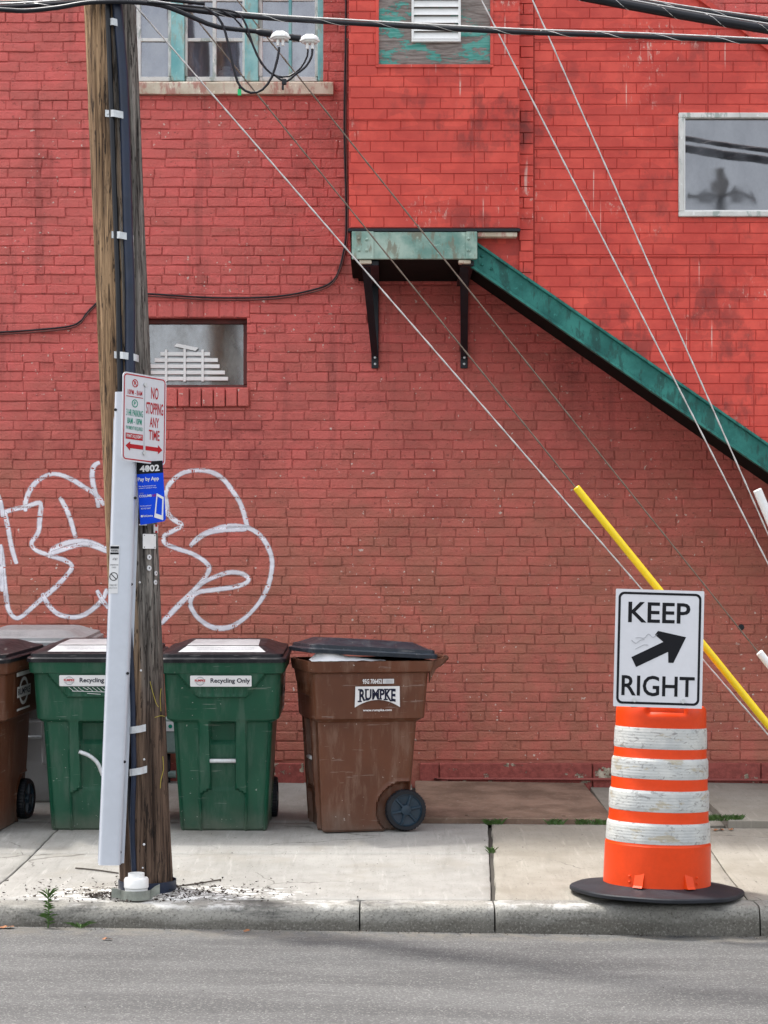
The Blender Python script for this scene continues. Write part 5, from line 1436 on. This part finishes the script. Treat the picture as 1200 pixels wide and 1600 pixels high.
# ------------------------------------------------------------------ traffic drum and keep right sign
dc = P(1026, 0, 10.0); dz = zs(dc.x, 10.0); ROLL = R(1.6)
drum = empty('traffic_drum', (0, 0, 0), 'orange traffic drum with four scuffed white bands on a black rubber base', 'traffic drum')
def dr(z): return lerp(.272, .231, clamp((z - .04) / .9))
tiers = [(.035, .262, .2765), (.262, .372, .2665), (.372, .535, .2575), (.535, .697, .2485)]
prof = [(.10, .03)]
for i, (za, zb, r) in enumerate(tiers): prof += [(r + .003, za + (.006 if i else 0)), (r + .001, za + .02), (r - .003, zb - .004), (r - .006, zb)]
prof += [(.2405, .702), (.2395, .72), (.2355, .86), (.235, .93), (.232, .955), (.224, .970), (.21, .976), (.12, .980)]
prof2 = []
for (r0, z0), (r1, z1) in zip(prof, prof[1:]):
    n = max(1, int(abs(z1 - z0) / .012))
    for k in range(n): prof2.append((lerp(r0, r1, k/n), lerp(z0, z1, k/n)))
prof2.append(prof[-1])
def drum_relief(t, z):
    a = abs(((t + math.pi / 2 + math.pi) % (2 * math.pi)) - math.pi)       # angle from the front
    d = -.018 * (1 - ss(.40, .50, a)) * ss(.925, .94, z)
    d += mnoise.noise(Vector((math.cos(t) * 2, math.sin(t) * 2, z * 4))) * .0022
    return d
mb = MB(); mb.lathe(prof2, 120, fn=drum_relief); mb.build('barrel', M['orange'], drum, smooth=32)
bands = [(.283, .363), (.395, .478), (.508, .590), (.733, .815 - .0)]
def rad_at(z):
    for (r0, z0), (r1, z1) in zip(prof2, prof2[1:]):
        if z0 <= z <= z1 and z1 > z0: return lerp(r0, r1, (z - z0) / (z1 - z0))
    return .24
zb_px = [(1323, 1291), (1273, 1240), (1222, 1190), (1175, 1142)]
for (ya, yb) in zb_px:
    za = CAMZ - (ya - HOR) * 9.765 / FPX - dz; zb = CAMZ - (yb - HOR) * 9.765 / FPX - dz
    mb = MB(); mb.lathe([(rad_at(lerp(za, zb, k / 8)) + .0035 + (-.003 if k in (0, 8) else 0), lerp(za, zb, k / 8)) for k in range(9)], 120, fn=drum_relief, cap=False)
    mb.build('reflective_band', M['band'], drum, smooth=40)
mb = MB(); mb.lathe([(.10, .050), (.285, .050), (.30, .046), (.40, .030), (.442, .024), (.447, .018), (.447, .004), (.44, 0)], 96, fn=lambda t, z: .006 * math.cos(8 * t) if True else 0); mb.build('rubber_base', M['rubber'], drum, smooth=30)
mb = MB(); mb.lathe([(.10, .97), (.10, .995), (.09, 1.01), (.02, 1.01)], 24); mb.build('handle_block', M['orange'], drum, smooth=30)
for sgn, a in ((-1, -122), (1, -58)):
    t = R(a); u = Vector((math.cos(t), math.sin(t), 0)); v = Vector((-math.sin(t), math.cos(t), 0)) * sgn; r = .277
    mb = MB(); mb.extrude([u * (r - .01) + Vector((0, 0, .052)) , u * (r + .026) + Vector((0, 0, .052)), u * (r + .018) + Vector((0, 0, .062)), u * (r - .004) + Vector((0, 0, .125))], v * -.05)
    mb.build('foot_tab', M['orange'], drum)
    for zz in (.075, .105):
        p = u * (r + .002) + v * .03 + Vector((0, 0, zz)); MB().lathe([(.006, -.004), (.006, .003), (.003, .005)], 8, p).build('rivet', M['orange'], drum)
drum.location = (dc.x, 10.0, dz + .004); drum.rotation_euler = (R(-1.5), ROLL, 0)

c = P(1029.5, 1013.5, 9.735); rv = Vector((1, 0, -.030)); f_ = Face(c, rv, Vector((.012, .05, 1)) - rv.normalized() * Vector((.012, .05, 1)).dot(rv.normalized()))
ks = empty('keep_right_sign', f_.p(0, -.3), 'white keep right arrow sign bolted on top of the orange drum', 'sign')
w_, h_ = .2245, .298
mb = MB(); f_.slab(mb, rrect(-w_, -h_, w_, h_, .004, 2), -.003, 0); mb.build('panel', M['sign_white'], ks)
kb = MB(); e = .0012
f_.ring(kb, rrect(-w_ + .014, -h_ + .014, w_ - .014, h_ - .014, .030, 8), rrect(-w_ + .026, -h_ + .026, w_ - .026, h_ - .026, .020, 8), e)
f_.text(kb, 'KEEP', -.002, .182, w=.315, h=.104, off=e, bold=.014); f_.text(kb, 'RIGHT', .000, -.190, w=.370, h=.104, off=e, bold=.014)
th = R(27); ar = [(-.145, -.028), (.035, -.028), (.012, -.078), (.035, -.090), (.150, .0), (.035, .090), (.012, .078), (.035, .028), (-.145, .028)]
f_.poly(kb, [(x * math.cos(th) - y * math.sin(th) + .003, x * math.sin(th) + y * math.cos(th) - .006) for x, y in ar], e)
kb.build('black_print', M['sign_black'], ks)
gp = MB(); r_ = random.Random(9)
for (cx, cy, n_) in ((-.12, .052, 6), (-.14, .03, 4), (-.12, .005, 4)):
    pp = [(cx + k * .022, cy + r_.uniform(-.012, .012) + k * .004) for k in range(n_)]
    pp = smooth_path([f_.p(x, y, .0015) for x, y in pp], .006)
    gp.tube(pp, .0012, 4)
gp.build('scratch', M['ink_grey'], ks)
for x in (-.118, .128):
    mb = MB(); f_.slab(mb, circ(x, -.262, .012, 14), .0005, .007); mb.build('bolt', M['steel'], ks)
for x in (-.118, .128): MB().box(f_.p(x - .015, -.30, -.06), f_.p(x + .015, -.20, -.0045)).build('mount_post', M['orange'], ks)

# ------------------------------------------------------------------ weeds, leaves, crumbs
def blade(mb, base, tip, w_, bend=.3):
    base, tip = Vector(base), Vector(tip); d = tip - base; s_ = d.cross(Vector((0, 1, .2))).normalized() * w_
    m = base.lerp(tip, .5) + Vector((0, 0, d.length * bend * .4))
    i = len(mb.v); mb.v += [tuple(base - s_ * .3), tuple(base + s_ * .3), tuple(m + s_), tuple(m - s_), tuple(tip)]
    mb.f += [(i, i+1, i+2, i+3), (i+3, i+2, i+4)]
def upright_weed(px, py, label):
    rnd = random.Random(1); y = 9.63; p = P(px, py, y); p.z = zr(p.x); root = empty('weed', p, label, 'weed')
    H = .17; MB().tube([p, p + Vector((.004, 0, H * .5)), p + Vector((.001, 0, H))], [.0035, .003, .002], 6).build('stem', M['leaf'], root)
    mb = MB()
    for k in range(64):
        t = rnd.random(); t = .06 + .94 * (t ** .8); a = rnd.uniform(0, 2 * math.pi); L = (.052 if t < .35 or t > .8 else .034) * rnd.uniform(.7, 1.2)
        b = p + Vector((0, 0, H * t)); mb_t = b + Vector((math.cos(a) * L, math.sin(a) * L * .8, L * (.25 if t < .8 else .75)))
        blade(mb, b, mb_t, .0042)
    mb.build('leaf_cluster', M['leaf'], root)
upright_weed(75, 1453, 'tall narrow leafed weed growing in the gutter at the kerb')
def tuft(px, py, y, z, n, L, spread, label, name='grass_tuft', seed=0, flat=.5):
    rnd = random.Random(seed); p = P(px, py, y); p.z = z; root = empty(name, p, label, 'weed'); mb = MB()
    for k in range(n):
        a = rnd.uniform(0, 2 * math.pi); b = p + Vector((rnd.uniform(-spread, spread), rnd.uniform(-.02, .02), 0)); l = L * rnd.uniform(.5, 1.1)
        blade(mb, b, b + Vector((math.cos(a) * l * flat * 1.6, math.sin(a) * l * flat, l * (1 - flat * .7))), .0035)
    mb.build('blade_cluster', M['leaf'], root)
tuft(124, 1455, 9.635, zr(-1.5), 16, .075, .012, 'low grass tuft spreading in the gutter beside the tall weed', flat=.8)
for i, (px, y, n, sp_, lab) in enumerate(((772, 11.845, 40, .05, 'small green weed patch at the hatch front edge, beside the wide slab gap'), (868, 11.845, 40, .05, 'small green weed patch midway along the front edge of the rusty hatch'), (925, 11.86, 70, .10, 'green weed patch at the hatch corner just left of the drum'), (1132, 11.80, 110, .11, 'broad green weed patch right of the drum by the raised slab'), (769, 11.03, 14, .022, 'tiny weed sprouting from the wide slab gap'))):
    x = P(px, 0, y).x; tuft(px, 0, y, zs(x, y) - .004 + (.04 if i == 3 else 0), int(n * 1.5), .06, sp_, lab, 'weed', i + 3, flat=.45)
def leaf(px, py, y, rot, s_, label, k):
    x = P(px, 0, y).x; z = (zs(x, y) if y > 9.7 else zr(x)) + .004; rnd = random.Random(k); mb = MB(); pts = []
    for j in range(10):
        t = 2 * math.pi * j / 10; r = s_ * (.55 + .45 * abs(math.cos(t))) * rnd.uniform(.7, 1.15); pts.append(Vector((x + r * math.cos(t + rot), y + r * .7 * math.sin(t + rot), z + rnd.uniform(0, .012))))
    c = Vector((x, y, z + .006)); i = len(mb.v); mb.v += [tuple(p) for p in pts] + [tuple(c)]
    for j in range(10): mb.f.append((j, (j + 1) % 10, 10))
    o = mb.build('fallen_leaf', M['leaf_dry']); tag(o, label, 'leaf')
leaf(1122, 0, 11.65, .3, .04, 'curled orange leaf at the foot of the raised slab right of the drum', 1); leaf(1142, 0, 11.66, 1.3, .025, 'smaller orange leaf scrap beside the curled leaf right of the drum', 2)
leaf(10, 0, 9.60, 0, .05, 'orange brown leaf in the gutter at the left picture edge', 3); leaf(168, 0, 9.32, .2, .03, 'crumpled tan leaf lying on the road below the pole', 4); leaf(386, 0, 9.58, .9, .02, 'small tan leaf in the gutter right of the pole', 5)
rnd = random.Random(12); mb = MB()
def crumb(x, y, z, s_):
    i = len(mb.v); mb.v += [(x + rnd.uniform(-s_, s_), y + rnd.uniform(-s_, s_), z + rnd.uniform(0, s_ * 1.2)) for _ in range(4)]; mb.f += [(i, i+1, i+2), (i, i+2, i+3), (i, i+3, i+1), (i+1, i+3, i+2)]
for k in range(1100):
    a = rnd.uniform(0, 2 * math.pi); r = abs(rnd.gauss(0, .30)) + .12; x = -1.24 + r * math.cos(a) * 1.25 + (.10 if rnd.random() < .4 else 0); y = 9.98 + r * math.sin(a) * .5
    if math.hypot(x + 1.25, y - 10.1) < .145 or y < 9.72: continue
    crumb(x, y, zs(x, y) + .001, rnd.choice((.003, .005, .008, .013)))
for k in range(160):
    x = -1.24 - rnd.uniform(.12, .30); y = rnd.uniform(9.86, 9.98); crumb(x, y, zs(x, y), rnd.choice((.006, .01, .014)))
for k in range(260):
    x = rnd.uniform(-2.2, 2.2); y = rnd.uniform(9.75, 11.7); crumb(x, y, zs(x, y) + .001, rnd.choice((.002, .003, .005)))
for k in range(380):
    x = rnd.uniform(-2.2, 2.2); y = 9.645 - abs(rnd.gauss(0, .03)); crumb(x, y, zr(x) + .001, rnd.choice((.003, .005, .007)))
for k in range(120):
    x = rnd.uniform(-2, 2); y = rnd.uniform(7.6, 9.5); crumb(x, y, zr(x) + .001, rnd.choice((.002, .004)))
tag(mb.build('debris', M['crumb']), 'dark bark crumbs and grit scattered on the pavement and gutter', 'debris', kind='stuff')
for (pts, lab) in ((((118, 1358), (150, 1361), (185, 1366)), 'thin dark stick on the pavement left of the pole foot'), (((268, 1388), (310, 1382), (345, 1376)), 'thin dark stick on the pavement right of the pole foot')):
    pp = []
    for px, py in pts:
        lo, hi = 9.7, 11.9
        for _ in range(30):
            m = (lo + hi) / 2; x = (px - 600) * m / FPX
            if HOR + (CAMZ - zs(x, m)) * FPX / m > py: lo = m
            else: hi = m
        x = (px - 600) * lo / FPX; pp.append(Vector((x, lo, zs(x, lo) + .006)))
    o = MB().tube(smooth_path(pp, .02), .004, 5).build('stick', M['crumb']); tag(o, lab, 'stick')

# ------------------------------------------------------------------ pole across the street, seen only as a reflection in the stair window
OX, OY = 8.05, -20.
op = empty('utility_pole', (OX, OY, -.35), 'crossarmed utility pole across the street, seen as a reflection in the stair window', 'utility pole')
MB().tube([(OX + .35, OY, -.4), (OX + .1, OY, 6.5), (OX - .22, OY, 12.0)], [.17, .15, .12], 14).build('pole_shaft', M['creosote'], op, smooth=True)
for zz, hw in ((11.2, .75), (10.2, .6)):
    o = MB().box((OX - .15 - hw, OY + .11, zz - .06), (OX - .15 + hw, OY + .2, zz + .06), .01).build('crossarm', M['creosote'], op)
    for k in (-.9, -.45, .45, .9): MB().lathe([(.03, 0), (.045, .02), (.03, .06), (.04, .10), (.01, .13)], 10, (OX - .15 + hw * k, OY + .15, zz + .061)).build('insulator', M['cable'], o, smooth=True)
